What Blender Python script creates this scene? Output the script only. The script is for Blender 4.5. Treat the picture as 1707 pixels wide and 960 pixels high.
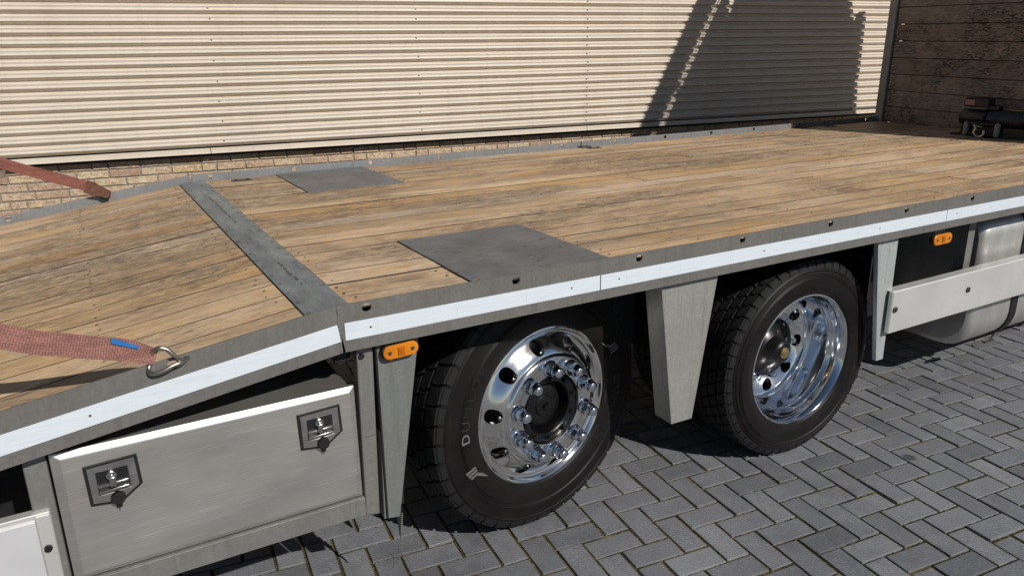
import bpy, math, random
from math import sin, cos, pi, radians, atan2, sqrt
from mathutils import Vector, Matrix
random.seed(7)
scene = bpy.context.scene
for o in list(bpy.data.objects):
    bpy.data.objects.remove(o)
COL = scene.collection

# ------------------------------------------------------------------ camera
CAM = Vector((-0.529, -1.8435, 1.6775)); YAW, PITCH, ROLL, FPX = 0.5155, 0.3051, -0.0141, 1276.35
fw = Vector((cos(PITCH)*sin(YAW), cos(PITCH)*cos(YAW), -sin(PITCH)))
rt = Vector((cos(YAW), -sin(YAW), 0)); up = rt.cross(fw)
r2 = rt*cos(ROLL)+up*sin(ROLL); u2 = up*cos(ROLL)-rt*sin(ROLL)
cam = bpy.data.cameras.new('camera'); cam.sensor_width = 36; cam.lens = 36*FPX/1707
cam.clip_start = 0.02; cam.clip_end = 2000
camo = bpy.data.objects.new('camera', cam); COL.objects.link(camo)
camo.matrix_world = Matrix(((r2.x, u2.x, -fw.x, CAM.x), (r2.y, u2.y, -fw.y, CAM.y), (r2.z, u2.z, -fw.z, CAM.z), (0, 0, 0, 1)))
scene.camera = camo
def project(P):
    d = Vector(P)-CAM; z = d.dot(fw)
    return (853.5+FPX*d.dot(r2)/z, 480-FPX*d.dot(u2)/z, z)

# ------------------------------------------------------------------ sky, sun, exposure
SUN = Vector((-0.262, 1.0, -0.79)).normalized()          # direction the light travels
world = bpy.data.worlds.new('World'); scene.world = world; world.use_nodes = True
wn = world.node_tree; bg = wn.nodes['Background']
sky = wn.nodes.new('ShaderNodeTexSky'); sky.sky_type = 'NISHITA'; sky.sun_disc = False
sky.sun_elevation = math.asin(-SUN.z); sky.sun_rotation = atan2(-SUN.x, -SUN.y)
sky.air_density = 0.75; sky.dust_density = 0.2; sky.ozone_density = 1.0
wn.links.new(sky.outputs[0], bg.inputs[0]); bg.inputs[1].default_value = 0.05
sl = bpy.data.lights.new('sun', 'SUN'); sl.energy = 5.0; sl.angle = radians(0.53); sl.color = (1.0, 0.955, 0.89)
so = bpy.data.objects.new('sun', sl); COL.objects.link(so)
so.rotation_euler = SUN.to_track_quat('-Z', 'Y').to_euler(); so.location = (4, -10, 9)
scene.view_settings.view_transform = 'Standard'; scene.view_settings.look = 'None'
scene.view_settings.exposure = -0.2; scene.view_settings.gamma = 1.0
scene.view_settings.use_curve_mapping = False

# ------------------------------------------------------------------ material helpers
class NT:
    def __init__(s, name):
        s.m = bpy.data.materials.new(name); s.m.use_nodes = True; s.t = s.m.node_tree
        s.b = s.t.nodes['Principled BSDF']
    def n(s, kind, **kw):
        nd = s.t.nodes.new('ShaderNode'+kind)
        for k, v in kw.items(): setattr(nd, k, v)
        return nd
    def put(s, sock, v):
        if isinstance(v, bpy.types.NodeSocket): s.t.links.new(v, sock)
        elif isinstance(v, tuple) and len(v) == 3 and sock.type == 'RGBA': sock.default_value = (*v, 1)
        else: sock.default_value = v
    def pos(s): return s.n('NewGeometry').outputs['Position']
    def objco(s): return s.n('TexCoord').outputs['Object']
    def rnd(s): return s.n('ObjectInfo').outputs['Random']
    def mapping(s, v, scale=(1, 1, 1), loc=(0, 0, 0), rot=(0, 0, 0)):
        nd = s.n('Mapping'); s.put(nd.inputs[0], v); nd.inputs[1].default_value = loc; nd.inputs[2].default_value = rot; nd.inputs[3].default_value = scale
        return nd.outputs[0]
    def noise(s, v, scale, detail=4, rough=.55, dist=0):
        nd = s.n('TexNoise'); s.put(nd.inputs['Vector'], v); nd.inputs['Scale'].default_value = scale
        nd.inputs['Detail'].default_value = detail; nd.inputs['Roughness'].default_value = rough; nd.inputs['Distortion'].default_value = dist
        return nd.outputs[0]
    def voro(s, v, scale, feature='F1', out='Distance'):
        nd = s.n('TexVoronoi', feature=feature); s.put(nd.inputs['Vector'], v); nd.inputs['Scale'].default_value = scale
        return nd.outputs[out]
    def ramp(s, f, *stops):
        nd = s.n('ValToRGB'); s.put(nd.inputs[0], f); e = nd.color_ramp.elements
        while len(e) < len(stops): e.new(0.5)
        for el, (p_, c) in zip(e, stops):
            el.position = p_; el.color = (*c, 1) if isinstance(c, tuple) else (c, c, c, 1)
        return nd.outputs[0]
    def mix(s, f, a, b, mode='MIX'):
        nd = s.n('Mix', data_type='RGBA', blend_type=mode)
        s.put(nd.inputs[0], f); s.put(nd.inputs[6], a); s.put(nd.inputs[7], b); return nd.outputs[2]
    def math(s, op, a, b=0.0, c=0.0):
        nd = s.n('Math', operation=op); s.put(nd.inputs[0], a); s.put(nd.inputs[1], b); s.put(nd.inputs[2], c); return nd.outputs[0]
    def vmath(s, op, a, b):
        nd = s.n('VectorMath', operation=op); s.put(nd.inputs[0], a); s.put(nd.inputs[1], b); return nd
    def attr(s, name): 
        nd = s.n('Attribute'); nd.attribute_name = name; return nd.outputs['Fac']
    def jitter(s, amount=31.0):
        c = s.n('CombineXYZ'); r = s.rnd(); s.put(c.inputs[0], s.math('MULTIPLY', r, amount)); s.put(c.inputs[1], s.math('MULTIPLY', r, amount*1.7)); s.put(c.inputs[2], s.math('MULTIPLY', r, amount*.6))
        return s.vmath('ADD', s.pos(), c.outputs[0]).outputs[0]
    def bump(s, h, strength=.3, dist=.002):
        nd = s.n('Bump'); nd.inputs['Strength'].default_value = strength; nd.inputs['Distance'].default_value = dist
        s.put(nd.inputs['Height'], h); s.t.links.new(nd.outputs[0], s.b.inputs['Normal'])
    def out(s, color=None, rough=None, metal=None, spec=None, coat=None):
        for k, v in (('Base Color', color), ('Roughness', rough), ('Metallic', metal), ('Specular IOR Level', spec), ('Coat Weight', coat)):
            if v is not None: s.put(s.b.inputs[k], v)
        return s.m

def plain(name, c, rough=.5, metal=0.0, vary=.12, scale=30):
    k = NT(name); n = k.noise(k.pos(), scale, 5)
    lo = tuple(x*(1-vary) for x in c); hi = tuple(min(1, x*(1+vary)) for x in c)
    k.bump(n, .08, .001)
    return k.out(k.ramp(n, (.3, lo), (.7, hi)), k.ramp(n, (.3, max(.02, rough-.06)), (.7, min(1, rough+.06))), metal)

M = {}
# weathered hardwood planks: grain runs along X for the deck, along Y for the headboard
def wood(name, long_axis, cols, stain, stain_col, rough=.62):
    k = NT(name); P = k.jitter(); X = long_axis == 'X'
    def st(a, b, c=None): return (a, b, c or b) if X else (b, a, c or b)
    g1 = k.noise(k.mapping(P, st(2.0, 17)), 2.0, 9, .70, .7)
    g2 = k.noise(k.mapping(P, st(9.0, 120)), 2.2, 5, .75, .2)
    tint = k.ramp(k.rnd(), *[(i/(len(cols)-1), c) for i, c in enumerate(cols)])
    g = k.ramp(g1, (.28, .55), (.43, .88), (.55, 1.05), (.72, 1.30))
    c = k.mix(1.0, tint, g, 'MULTIPLY')
    fine = k.ramp(g2, (.30, .50), (.46, .95), (.72, 1.22))
    c = k.mix(.9, c, k.mix(1.0, c, fine, 'MULTIPLY'))
    val = k.n('HueSaturation'); k.put(val.inputs['Color'], c); k.put(val.inputs['Value'], k.math('ADD', .96, k.math('MULTIPLY', k.math('FRACT', k.math('MULTIPLY', k.rnd(), 37.3)), .20))); k.put(val.inputs['Saturation'], k.math('ADD', .78, k.math('MULTIPLY', k.math('FRACT', k.math('MULTIPLY', k.rnd(), 91.7)), .26))); c = val.outputs[0]
    # bleached, grey and amber areas run over neighbouring planks
    bl = k.ramp(k.noise(k.mapping(k.pos(), st(.7, 1.7), (9, 2, 4)), 1.3, 8, .68, .6), (.45, 0.0), (.66, .75))
    c = k.mix(bl, c, k.mix(1.0, (.62, .465, .315) if X else (.24, .19, .155), fine, 'MULTIPLY'))
    w = k.ramp(k.noise(k.mapping(k.pos(), st(1.0, 4.2)), 1.5, 8, .70, .5), (.48, 0.0), (.66, .75))
    c = k.mix(w, c, k.mix(1.0, (.29, .215, .145) if X else (.17, .14, .12), g, 'MULTIPLY'))
    org = k.ramp(k.noise(k.mapping(k.pos(), st(1.3, 3.4), (5, 3, 0)), 1.9, 8, .70, .8), (.54, 0.0), (.68, .62))
    c = k.mix(org, c, k.mix(1.0, (.52, .285, .095) if X else (.22, .12, .075), fine, 'MULTIPLY'))
    big = k.noise(k.mapping(k.pos(), (.55, 1.3, 1.3)), 1.25, 8, .68, .7)
    gr = k.noise(k.mapping(k.pos(), st(7, 34)), 2.4, 7, .75, .8)
    sm = k.math('MULTIPLY', k.ramp(big, (.44, 0.0), (.58, 1.0)), k.ramp(gr, (.43, 0.0), (.56, 1.0)))
    c = k.mix(k.math('MULTIPLY', sm, stain), c, stain_col)
    # short dark checks along the grain and scuffs across it
    cr = k.ramp(k.noise(k.mapping(P, st(6, 130, 60)), 1.0, 3, .6), (.29, 1.0), (.35, 0.0))
    sc = k.ramp(k.noise(k.mapping(k.pos(), (9, 70, 20), (3, 1, 0), (0, 0, .55)), 1.0, 3, .6), (.24, .8), (.30, 0.0))
    kn = k.ramp(k.voro(k.mapping(P, st(2.2, 7)), 1.6), (.045, .9), (.085, 0.0))
    dk = k.math('MAXIMUM', k.math('MAXIMUM', cr, sc), kn)
    c = k.mix(k.math('MULTIPLY', dk, .8), c, (.07, .046, .032))
    k.bump(k.math('SUBTRACT', k.math('ADD', k.math('MULTIPLY', g2, .6), g1), dk), .55, .0018)
    return k.out(c, k.ramp(g2, (.3, rough-.1), (.7, rough+.14)), 0.0, .35)
M['deck_wood'] = wood('deck_wood', 'X', [(.50, .315, .145), (.55, .365, .185), (.45, .295, .155), (.58, .405, .225), (.53, .335, .15), (.47, .325, .19), (.54, .355, .17)], .8, (.085, .064, .052))
M['plank_edge'] = plain('dirty_shaded_plank_edge', (.030, .022, .016), .85)  # dark colour holds both edge dirt and the shade of the deep gaps
M['head_wood'] = wood('head_wood', 'Y', [(.235, .185, .15), (.27, .22, .185), (.205, .17, .145), (.28, .21, .165)], .95, (.025, .02, .018))

def galv(name, base=.36, tint=(1, 1, 1), rough=.48, stain=.5):
    k = NT(name); P = k.pos()
    v = k.voro(P, 130, 'F1', 'Color'); n = k.noise(P, 5, 6, .6); f = k.noise(P, 320, 3)
    a = tuple(base*.92*t for t in tint); b = tuple(base*1.09*t for t in tint)
    sep = k.n('SeparateColor'); k.put(sep.inputs[0], v)
    c = k.mix(sep.outputs[0], a, b)
    d = k.ramp(n, (.40, 0.0), (.62, stain))
    c = k.mix(d, c, tuple(base*.6*t for t in (1.0, .96, .90)))
    sk = k.noise(k.mapping(P, (38, 38, 2.2)), 1.2, 6, .65); c = k.mix(k.ramp(sk, (.50, 0.0), (.70, .42)), c, tuple(base*.55*t for t in (1.0, .93, .82)))
    sc = k.noise(k.mapping(P, (9, 9, 70), (0, 0, 0), (0, .25, 0)), 1.6, 5, .65); c = k.mix(k.ramp(sc, (.64, 0.0), (.72, .45)), c, tuple(min(1, base*1.7*t) for t in tint))
    sp = k.ramp(f, (.62, 0.0), (.72, .55)); c = k.mix(sp, c, tuple(min(1, base*1.45*t) for t in tint))
    k.bump(k.math('ADD', f, n), .12, .0008)
    return k.out(c, k.ramp(n, (.3, rough-.08), (.7, rough+.12)), .35, .4)
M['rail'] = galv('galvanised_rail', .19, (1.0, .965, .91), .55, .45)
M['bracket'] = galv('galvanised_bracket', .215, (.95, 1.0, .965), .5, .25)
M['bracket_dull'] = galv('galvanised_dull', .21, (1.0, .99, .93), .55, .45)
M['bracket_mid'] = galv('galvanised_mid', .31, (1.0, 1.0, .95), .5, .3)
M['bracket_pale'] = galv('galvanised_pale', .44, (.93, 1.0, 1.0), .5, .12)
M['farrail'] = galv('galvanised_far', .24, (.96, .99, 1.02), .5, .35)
M['headpost'] = galv('galvanised_post', .25, (.97, .99, 1.0), .5, .35)

k = NT('reflective_tape'); P = k.pos()
n = k.noise(k.mapping(P, (3, 3, 40)), 4, 5); lines = k.n('TexWave', wave_type='BANDS', bands_direction='Z'); k.put(lines.inputs['Vector'], P); lines.inputs['Scale'].default_value = 30; lines.inputs['Distortion'].default_value = .3
c = k.ramp(n, (.3, (.58, .645, .70)), (.62, (.645, .71, .765))); c = k.mix(k.ramp(k.noise(P, 22, 5), (.60, 0.0), (.75, .35)), c, (.55, .56, .55))
k.bump(k.math('ADD', lines.outputs['Fac'], n), .12, .0006)
M['tape'] = k.out(c, .28, 0.0, .6)
M['tape_mark'] = plain('tape_mark', (.60, .67, .73), .35)

k = NT('blue_steel_strip'); P = k.pos()
n = k.noise(k.mapping(P, (9, 3, 3)), 2.2, 8, .65); s1 = k.noise(k.mapping(P, (40, 5, 5)), 1.5, 6, .7)
c = k.ramp(n, (.30, (.135, .165, .185)), (.52, (.205, .245, .27)), (.72, (.32, .36, .385)))
c = k.mix(k.ramp(s1, (.60, 0.0), (.70, .75)), c, (.05, .045, .045))
k.bump(n, .1, .001); M['strip'] = k.out(c, k.ramp(s1, (.3, .34), (.7, .55)), .55)
k = NT('checker_hatch_steel'); P = k.pos()
n = k.noise(P, 5, 8, .65); s1 = k.noise(k.mapping(P, (5, 20, 5)), 2.0, 7, .7)
c = k.ramp(n, (.32, (.10, .105, .113)), (.68, (.18, .187, .197)))
c = k.mix(k.ramp(k.noise(k.mapping(P, (9, 26, 5), (0, 0, 0), (0, 0, .3)), 2.0, 5, .65), (.60, 0.0), (.66, .85)), c, (.025, .022, .021)); c = k.mix(k.ramp(k.noise(P, 60, 4), (.66, 0.0), (.76, .35)), c, (.3, .28, .26))
k.bump(n, .15, .001); M['hatch'] = k.out(c, k.ramp(s1, (.3, .38), (.7, .55)), .35)

k = NT('brushed_stainless'); P = k.pos()
b1 = k.noise(k.mapping(P, (5, 5, 420)), 2.0, 5, .65); b2 = k.noise(k.mapping(P, (1.2, 1.2, 3.2)), 2.4, 5, .6)
sc = k.noise(k.mapping(P, (6, 6, 210), (0, 0, 0), (0, .09, 0)), 1.5, 4, .6)
c = k.ramp(b2, (.25, (.61, .585, .55)), (.75, (.73, .70, .665))); c = k.mix(k.ramp(sc, (.56, 0.0), (.67, .6)), c, (.90, .89, .87))
k.bump(b1, .05, .0004); M['steel'] = k.out(c, k.ramp(k.math('ADD', b2, k.math('MULTIPLY', b1, .3)), (.45, .34), (.85, .45)), .88)
k = NT('brushed_aluminium'); P = k.pos(); b1 = k.noise(k.mapping(P, (4, 4, 300)), 2, 5, .6); b2 = k.noise(P, 3, 5)
M['alu'] = k.out(k.ramp(b2, (.3, (.62, .61, .59)), (.7, (.74, .735, .72))), k.ramp(b1, (.3, .40), (.7, .56)), .55)
k = NT('tank_aluminium'); P = k.pos(); b1 = k.noise(k.mapping(P, (240, 3, 9)), 1.5, 5, .6); b2 = k.noise(k.mapping(P, (8, 2, 2)), 2, 5)
k.bump(b1, .06, .0004); M['tank'] = k.out(k.ramp(b2, (.3, (.50, .485, .46)), (.7, (.68, .67, .645))), k.ramp(b1, (.3, .34), (.7, .5)), .75)

def chrome(name, c, r):
    k = NT(name); n = k.noise(k.pos(), 16, 5, .6); f = k.noise(k.mapping(k.objco(), (60, 60, 60)), 4, 4)
    k.bump(n, .015, .001)
    return k.out(k.ramp(n, (.3, tuple(x*.93 for x in c)), (.7, c)), k.ramp(f, (.3, r), (.75, r+.07)), 1.0)
M['rim'] = chrome('polished_aluminium', (.95, .94, .92), .085)
M['chrome'] = chrome('chrome', (.84, .87, .92), .05)
M['dish'] = chrome('mirror_aluminium', (.96, .97, .98), .05)
M['zinc'] = chrome('zinc_plated_wire', (.52, .47, .40), .3)
k = NT('tyre_rubber'); P = k.objco(); n = k.noise(P, 9, 6, .6); f = k.noise(P, 180, 3)
k.bump(f, .12, .0006); M['tyre'] = k.out(k.ramp(n, (.3, (.006, .0052, .0052)), (.7, (.0115, .0098, .0096))), k.ramp(n, (.3, .42), (.7, .58)), 0.0, .2)
k = NT('tyre_tread_rubber'); P = k.objco(); n = k.noise(P, 14, 6, .6)
k.bump(k.noise(P, 200, 3), .15, .0006); M['tread'] = k.out(k.ramp(n, (.3, (.0075, .008, .009)), (.7, (.014, .0145, .016))), .6, 0.0, .28)
M['letter'] = plain('letter_rubber', (.022, .020, .020), .42); M['letter_light'] = plain('letter_light_rubber', (.12, .115, .115), .45)
M['letter_dark'] = plain('letter_dark_rubber', (.007, .007, .007), .5)
M['black'] = plain('black_paint', (.006, .006, .007), .5)
M['hub'] = plain('hub_black_paint', (.004, .004, .0045), .34)
M['plastic'] = plain('black_plastic', (.007, .007, .008), .55)
M['bronze'] = plain('bronze_cap', (.26, .19, .10), .38, .6, .3, 90)
M['white_panel'] = plain('white_aluminium_panel', (.62, .62, .64), .38, .25, .05, 6)
M['rubber'] = plain('rubber_flap', (.009, .009, .009), .75)
M['latch_metal'] = chrome('latch_stainless', (.62, .60, .58), .22)
M['recess'] = plain('latch_recess_steel', (.34, .33, .33), .35, .8)
k = NT('amber_lens'); P = k.objco(); w = k.n('TexWave', wave_type='BANDS', bands_direction='X'); k.put(w.inputs['Vector'], P); w.inputs['Scale'].default_value = 60
k.bump(w.outputs['Fac'], .4, .001); M['amber'] = k.out(k.ramp(k.noise(P, 30, 3), (.3, (.50, .145, .003)), (.7, (.66, .225, .006))), .22, 0.0, .6)
M['amber_dark'] = plain('amber_reflector', (.42, .11, .004), .25)
M['moss'] = plain('moss', (.050, .046, .013), .95, 0, .5, 40); M['grit'] = plain('grit', (.42, .41, .38), .9, 0, .4, 90)
M['screw'] = plain('screw_head', (.42, .38, .32), .4, .5)
M['dark_screw'] = plain('dark_screw', (.05, .045, .04), .5)
M['cab_paint'] = plain('cab_white_paint', (.72, .73, .74), .28, 0, .03, 4)
k = NT('cab_glass'); M['glass'] = k.out((.02, .03, .035), .05, 0.0, .8)
M['red_label'] = plain('faded_red_label', (.30, .13, .125), .5, 0, .5, 300)
M['rope'] = plain('steel_cable', (.085, .085, .10), .4, .5, .4, 200)
M['blue_tag'] = plain('blue_tag', (.015, .15, .45), .6)

def webbing(name, col):
    k = NT(name); P = k.n('UVMap').outputs[0]
    br = k.n('TexBrick'); k.put(br.inputs['Vector'], k.mapping(P, (1, 1, 1), (0, 0, 0), (0, 0, pi/2)))
    br.inputs['Scale'].default_value = 100; br.inputs['Mortar Size'].default_value = .055; br.inputs['Brick Width'].default_value = 1.3; br.inputs['Row Height'].default_value = .55
    n = k.noise(k.mapping(P, (30, 80, 1)), 1, 5, .6); n2 = k.noise(k.mapping(P, (9, 20, 1)), 1, 4)
    c = k.ramp(n, (.3, tuple(x*.72 for x in col)), (.7, tuple(x*1.2 for x in col)))
    c = k.mix(k.ramp(n2, (.45, 0.0), (.7, .45)), c, tuple(x*.55 for x in col))
    c = k.mix(k.math('MULTIPLY', br.outputs['Fac'], .8), c, tuple(x*.3 for x in col))
    k.bump(k.math('SUBTRACT', n, k.math('MULTIPLY', br.outputs['Fac'], 1.6)), .6, .0012)
    return k.out(c, .85, 0.0, .2)
M['web'] = webbing('strap_webbing', (.31, .15, .125)); M['web_far'] = webbing('strap_webbing_red', (.27, .105, .082))
M['web_end'] = webbing('strap_end_webbing', (.16, .075, .05))

k = NT('cream_sheet'); P = k.pos(); n = k.noise(k.mapping(P, (1.5, 1.5, .6)), 2, 6, .6)
k.bump(k.noise(P, 3.5, 3), .03, .004)
st_ = k.noise(k.mapping(P, (14, 14, .5)), 1.3, 5, .6); k.st_ = st_
M['cream'] = k.out(k.mix(k.ramp(st_, (.52, 0.0), (.72, .16)), k.ramp(n, (.3, (.60, .525, .435)), (.7, (.65, .575, .48))), (.36, .29, .21)), k.ramp(n, (.3, .38), (.7, .5)), 0.0, .45)

def brickmat(name, fac):
    k = NT(name); r = fac(k); P = k.jitter(11)
    t = k.ramp(r, (0, (.40, .265, .20)), (.16, (.57, .455, .29)), (.33, (.49, .355, .25)), (.5, (.61, .50, .325)), (.66, (.40, .275, .215)), (.83, (.58, .435, .24)), (1, (.53, .41, .30)))
    n = k.noise(k.mapping(P, (1.0, 1.0, 1.7)), 26, 5, .7, 1.2); n2 = k.noise(P, 70, 5, .7)
    c = k.mix(k.ramp(n, (.46, 0.0), (.62, .75)), t, (.26, .155, .115)); c = k.mix(k.ramp(n, (.28, .8), (.44, 0.0)), c, (.66, .58, .41))
    c = k.mix(k.ramp(n2, (.62, 0.0), (.72, .5)), c, (.10, .06, .05))
    k.bump(k.math('ADD', n, n2), .8, .006); return k.out(c, .85, 0.0, .2)
M['brick'] = brickmat('brick', lambda k: k.rnd()); M['brick_far'] = brickmat('brick_mass', lambda k: k.attr('rnd'))
k = NT('mortar'); n = k.noise(k.pos(), 60, 6, .7); k.bump(n, .5, .004); M['mortar'] = k.out(k.ramp(n, (.3, (.17, .145, .12)), (.7, (.34, .295, .245))), .9)

def pavermat(name, fac):
    k = NT(name); r = fac(k); P = k.pos()
    f1 = k.noise(P, 240, 4, .75); f2 = k.noise(P, 150, 4, .65); big = k.noise(P, 1.3, 6, .65); mid = k.noise(P, 11, 5, .6)
    base = k.ramp(r, (0, (.100, .104, .114)), (.15, (.138, .143, .156)), (.8, (.160, .166, .181)), (1, (.194, .200, .214)))
    c = k.mix(1.0, base, k.ramp(f1, (.30, .55), (.5, 1.0), (.68, 1.5)), 'MULTIPLY')
    c = k.mix(1.0, c, k.ramp(f2, (.32, .82), (.5, 1.0), (.7, 1.16)), 'MULTIPLY')
    c = k.mix(1.0, c, k.ramp(k.math('ADD', k.math('MULTIPLY', big, .6), k.math('MULTIPLY', mid, .4)), (.35, .70), (.5, 1.0), (.66, 1.18)), 'MULTIPLY')
    sp = k.voro(P, 62, 'F1'); c = k.mix(k.ramp(sp, (.075, .7), (.13, 0.0)), c, (.34, .34, .34))
    # one round oil drip
    dv = k.vmath('DISTANCE', P, (2.337, -0.172, 0.0)); 
    k.oil = dv
    oil = k.ramp(k.math('ADD', dv.outputs['Value'], k.math('MULTIPLY', f2, .008)), (.024, .75), (.036, 0.0))
    c = k.mix(oil, c, (.03, .03, .032))
    k.bump(k.math('ADD', f1, f2), .5, .0022)
    return k.out(c, .82, 0.0, .3)
M['paver'] = pavermat('paver', lambda k: k.rnd()); M['paver_far'] = pavermat('paver_mass', lambda k: k.attr('rnd'))
k = NT('joint_sand_and_moss'); P = k.pos(); n = k.noise(P, 2.6, 6, .7); f = k.noise(P, 130, 5, .7); mo = k.noise(P, 9, 6, .7)
c = k.ramp(f, (.3, (.009, .008, .0065)), (.7, (.040, .035, .027)))
moss = k.math('MULTIPLY', k.ramp(k.math('ADD', k.math('MULTIPLY', n, .5), k.math('MULTIPLY', mo, .5)), (.41, 0.0), (.51, .95)), k.ramp(f, (.35, .4), (.6, 1.0)))
c = k.mix(moss, c, k.ramp(k.noise(P, 45, 4), (.35, (.095, .09, .02)), (.65, (.22, .17, .05))))
k.bump(f, 1.0, .006); M['joint'] = k.out(c, .95, 0.0, .1)
k = NT('yard_ground'); P = k.pos(); f = k.noise(P, 60, 5, .7); M['yard'] = k.out(k.ramp(f, (.3, (.10, .102, .108)), (.7, (.16, .162, .168))), .9)

# ------------------------------------------------------------------ mesh helpers
class MB:
    def __init__(s): s.v = []; s.f = []; s.mi = []; s.mat = 0
    def quad(s, *pts):
        b = len(s.v); s.v += [tuple(p) for p in pts]; s.f.append(tuple(range(b, b+len(pts)))); s.mi.append(s.mat)
    def mesh(s, verts, faces):
        b = len(s.v); s.v += [tuple(p) for p in verts]
        for f in faces: s.f.append(tuple(b+i for i in f)); s.mi.append(s.mat)
    def box(s, x0, x1, y0, y1, z0, z1, c=0.0, T=None):
        cx, cy, cz = (x0+x1)/2, (y0+y1)/2, (z0+z1)/2; hx, hy, hz = (x1-x0)/2, (y1-y0)/2, (z1-z0)/2
        V = []; idx = {}
        if c <= 0:
            for sx in (-1, 1):
                for sy in (-1, 1):
                    for sz in (-1, 1): idx[(sx, sy, sz)] = len(V); V.append((cx+sx*hx, cy+sy*hy, cz+sz*hz))
            g = lambda *a: idx[a]
            F = [(g(-1,-1,-1), g(-1,-1,1), g(-1,1,1), g(-1,1,-1)), (g(1,-1,-1), g(1,1,-1), g(1,1,1), g(1,-1,1)),
                 (g(-1,-1,-1), g(1,-1,-1), g(1,-1,1), g(-1,-1,1)), (g(-1,1,-1), g(-1,1,1), g(1,1,1), g(1,1,-1)),
                 (g(-1,-1,-1), g(-1,1,-1), g(1,1,-1), g(1,-1,-1)), (g(-1,-1,1), g(1,-1,1), g(1,1,1), g(-1,1,1))]
        else:
            h = (hx, hy, hz); c = min(c, hx*.9, hy*.9, hz*.9)
            for sx in (-1, 1):
                for sy in (-1, 1):
                    for sz in (-1, 1):
                        for a in range(3):
                            q = [sx*(hx-c), sy*(hy-c), sz*(hz-c)]; q[a] = (sx, sy, sz)[a]*h[a]
                            idx[(sx, sy, sz, a)] = len(V); V.append((cx+q[0], cy+q[1], cz+q[2]))
            F = []
            S = (-1, 1)
            for a in range(3):
                b_, c_ = (a+1) % 3, (a+2) % 3
                for sg in S:
                    def key(u, w):
                        k3 = [0, 0, 0]; k3[a] = sg; k3[b_] = u; k3[c_] = w; return idx[(*k3, a)]
                    q = [key(-1, -1), key(1, -1), key(1, 1), key(-1, 1)]
                    F.append(tuple(q if sg > 0 else q[::-1]))
                for u in S:
                    for w in S:       # edge along axis a
                        def kk(sa, ax):
                            k3 = [0, 0, 0]; k3[a] = sa; k3[b_] = u; k3[c_] = w; return idx[(*k3, ax)]
                        q = [kk(-1, b_), kk(1, b_), kk(1, c_), kk(-1, c_)]
                        F.append(tuple(q if u*w < 0 else q[::-1]))
            for sx in S:
                for sy in S:
                    for sz in S:
                        q = [idx[(sx, sy, sz, 0)], idx[(sx, sy, sz, 1)], idx[(sx, sy, sz, 2)]]
                        F.append(tuple(q if sx*sy*sz > 0 else q[::-1]))
        if T is not None: V = [tuple(T @ Vector(p)) for p in V]
        s.mesh(V, F)
    def prism(s, poly, a0, a1, axis='Y', T=None):
        # poly: 2D points; axis Y -> (x,z), X -> (y,z), Z -> (x,y)
        n = len(poly)
        def mk(p, a): return {'Y': (p[0], a, p[1]), 'X': (a, p[0], p[1]), 'Z': (p[0], p[1], a)}[axis]
        V = [mk(p, a0) for p in poly]+[mk(p, a1) for p in poly]
        if T is not None: V = [tuple(T @ Vector(p)) for p in V]
        area = sum(poly[i][0]*poly[(i+1) % n][1]-poly[(i+1) % n][0]*poly[i][1] for i in range(n))
        ccw = area > 0
        if axis == 'Y': ccw = not ccw
        F = [tuple(range(n))[::-1], tuple(range(n, 2*n))]
        F += [(i, (i+1) % n, n+(i+1) % n, n+i) for i in range(n)]
        if not ccw: F = [f[::-1] for f in F]
        if a1 < a0: F = [f[::-1] for f in F]
        s.mesh(V, F)
    def lathe(s, prof, seg=64, T=None, closed=False):
        # prof: list of (r, y) revolved about local Y; outward side to -Y first
        V = []; F = []; n = len(prof)
        for i in range(seg):
            a = 2*pi*i/seg
            for r, y in prof: V.append((r*cos(a), y, r*sin(a)))
        for i in range(seg):
            j = (i+1) % seg
            for q in range(n-1 if not closed else n):
                w = (q+1) % n
                F.append((i*n+q, i*n+w, j*n+w, j*n+q))
        if T is not None: V = [tuple(T @ Vector(p)) for p in V]
        s.mesh(V, F)
    def cyl(s, c, r, h, axis='Y', seg=20, r1=None, cap=True, T=None):
        r1 = r if r1 is None else r1
        V = []
        for hh, rr in ((0, r), (h, r1)):
            for i in range(seg):
                a = 2*pi*i/seg; p = (rr*cos(a), rr*sin(a), hh)
                V.append({'Z': (c[0]+p[0], c[1]+p[1], c[2]+p[2]), 'Y': (c[0]+p[1], c[1]+p[2], c[2]+p[0]), 'X': (c[0]+p[2], c[1]+p[0], c[2]+p[1])}[axis])
        F = [(i, (i+1) % seg, seg+(i+1) % seg, seg+i) for i in range(seg)]
        if cap: F += [tuple(range(seg))[::-1], tuple(range(seg, 2*seg))]
        if h < 0: F = [f[::-1] for f in F]
        if T is not None: V = [tuple(T @ Vector(p)) for p in V]
        s.mesh(V, F)
    def tube(s, path, r, seg=10, smooth=3):
        pts = [Vector(p) for p in path]
        if smooth:
            q = []
            for i in range(len(pts)-1):
                p0, p1, p2, p3 = pts[max(i-1, 0)], pts[i], pts[i+1], pts[min(i+2, len(pts)-1)]
                for j in range(smooth+1):
                    t = j/(smooth+1)
                    q.append(.5*((2*p1)+(p2-p0)*t+(2*p0-5*p1+4*p2-p3)*t*t+(3*p1-p0-3*p2+p3)*t**3))
            q.append(pts[-1]); pts = q
        V = []; nrm = None; n = len(pts)
        for i, p in enumerate(pts):
            t = (pts[min(i+1, n-1)]-pts[max(i-1, 0)]).normalized()
            if nrm is None: nrm = t.orthogonal().normalized()
            nrm = (nrm-t*nrm.dot(t)).normalized(); b = t.cross(nrm)
            rr = r[i*len(r)//n] if isinstance(r, (list, tuple)) else r
            for j in range(seg):
                a = 2*pi*j/seg; V.append(p+(nrm*cos(a)+b*sin(a))*rr)
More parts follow.
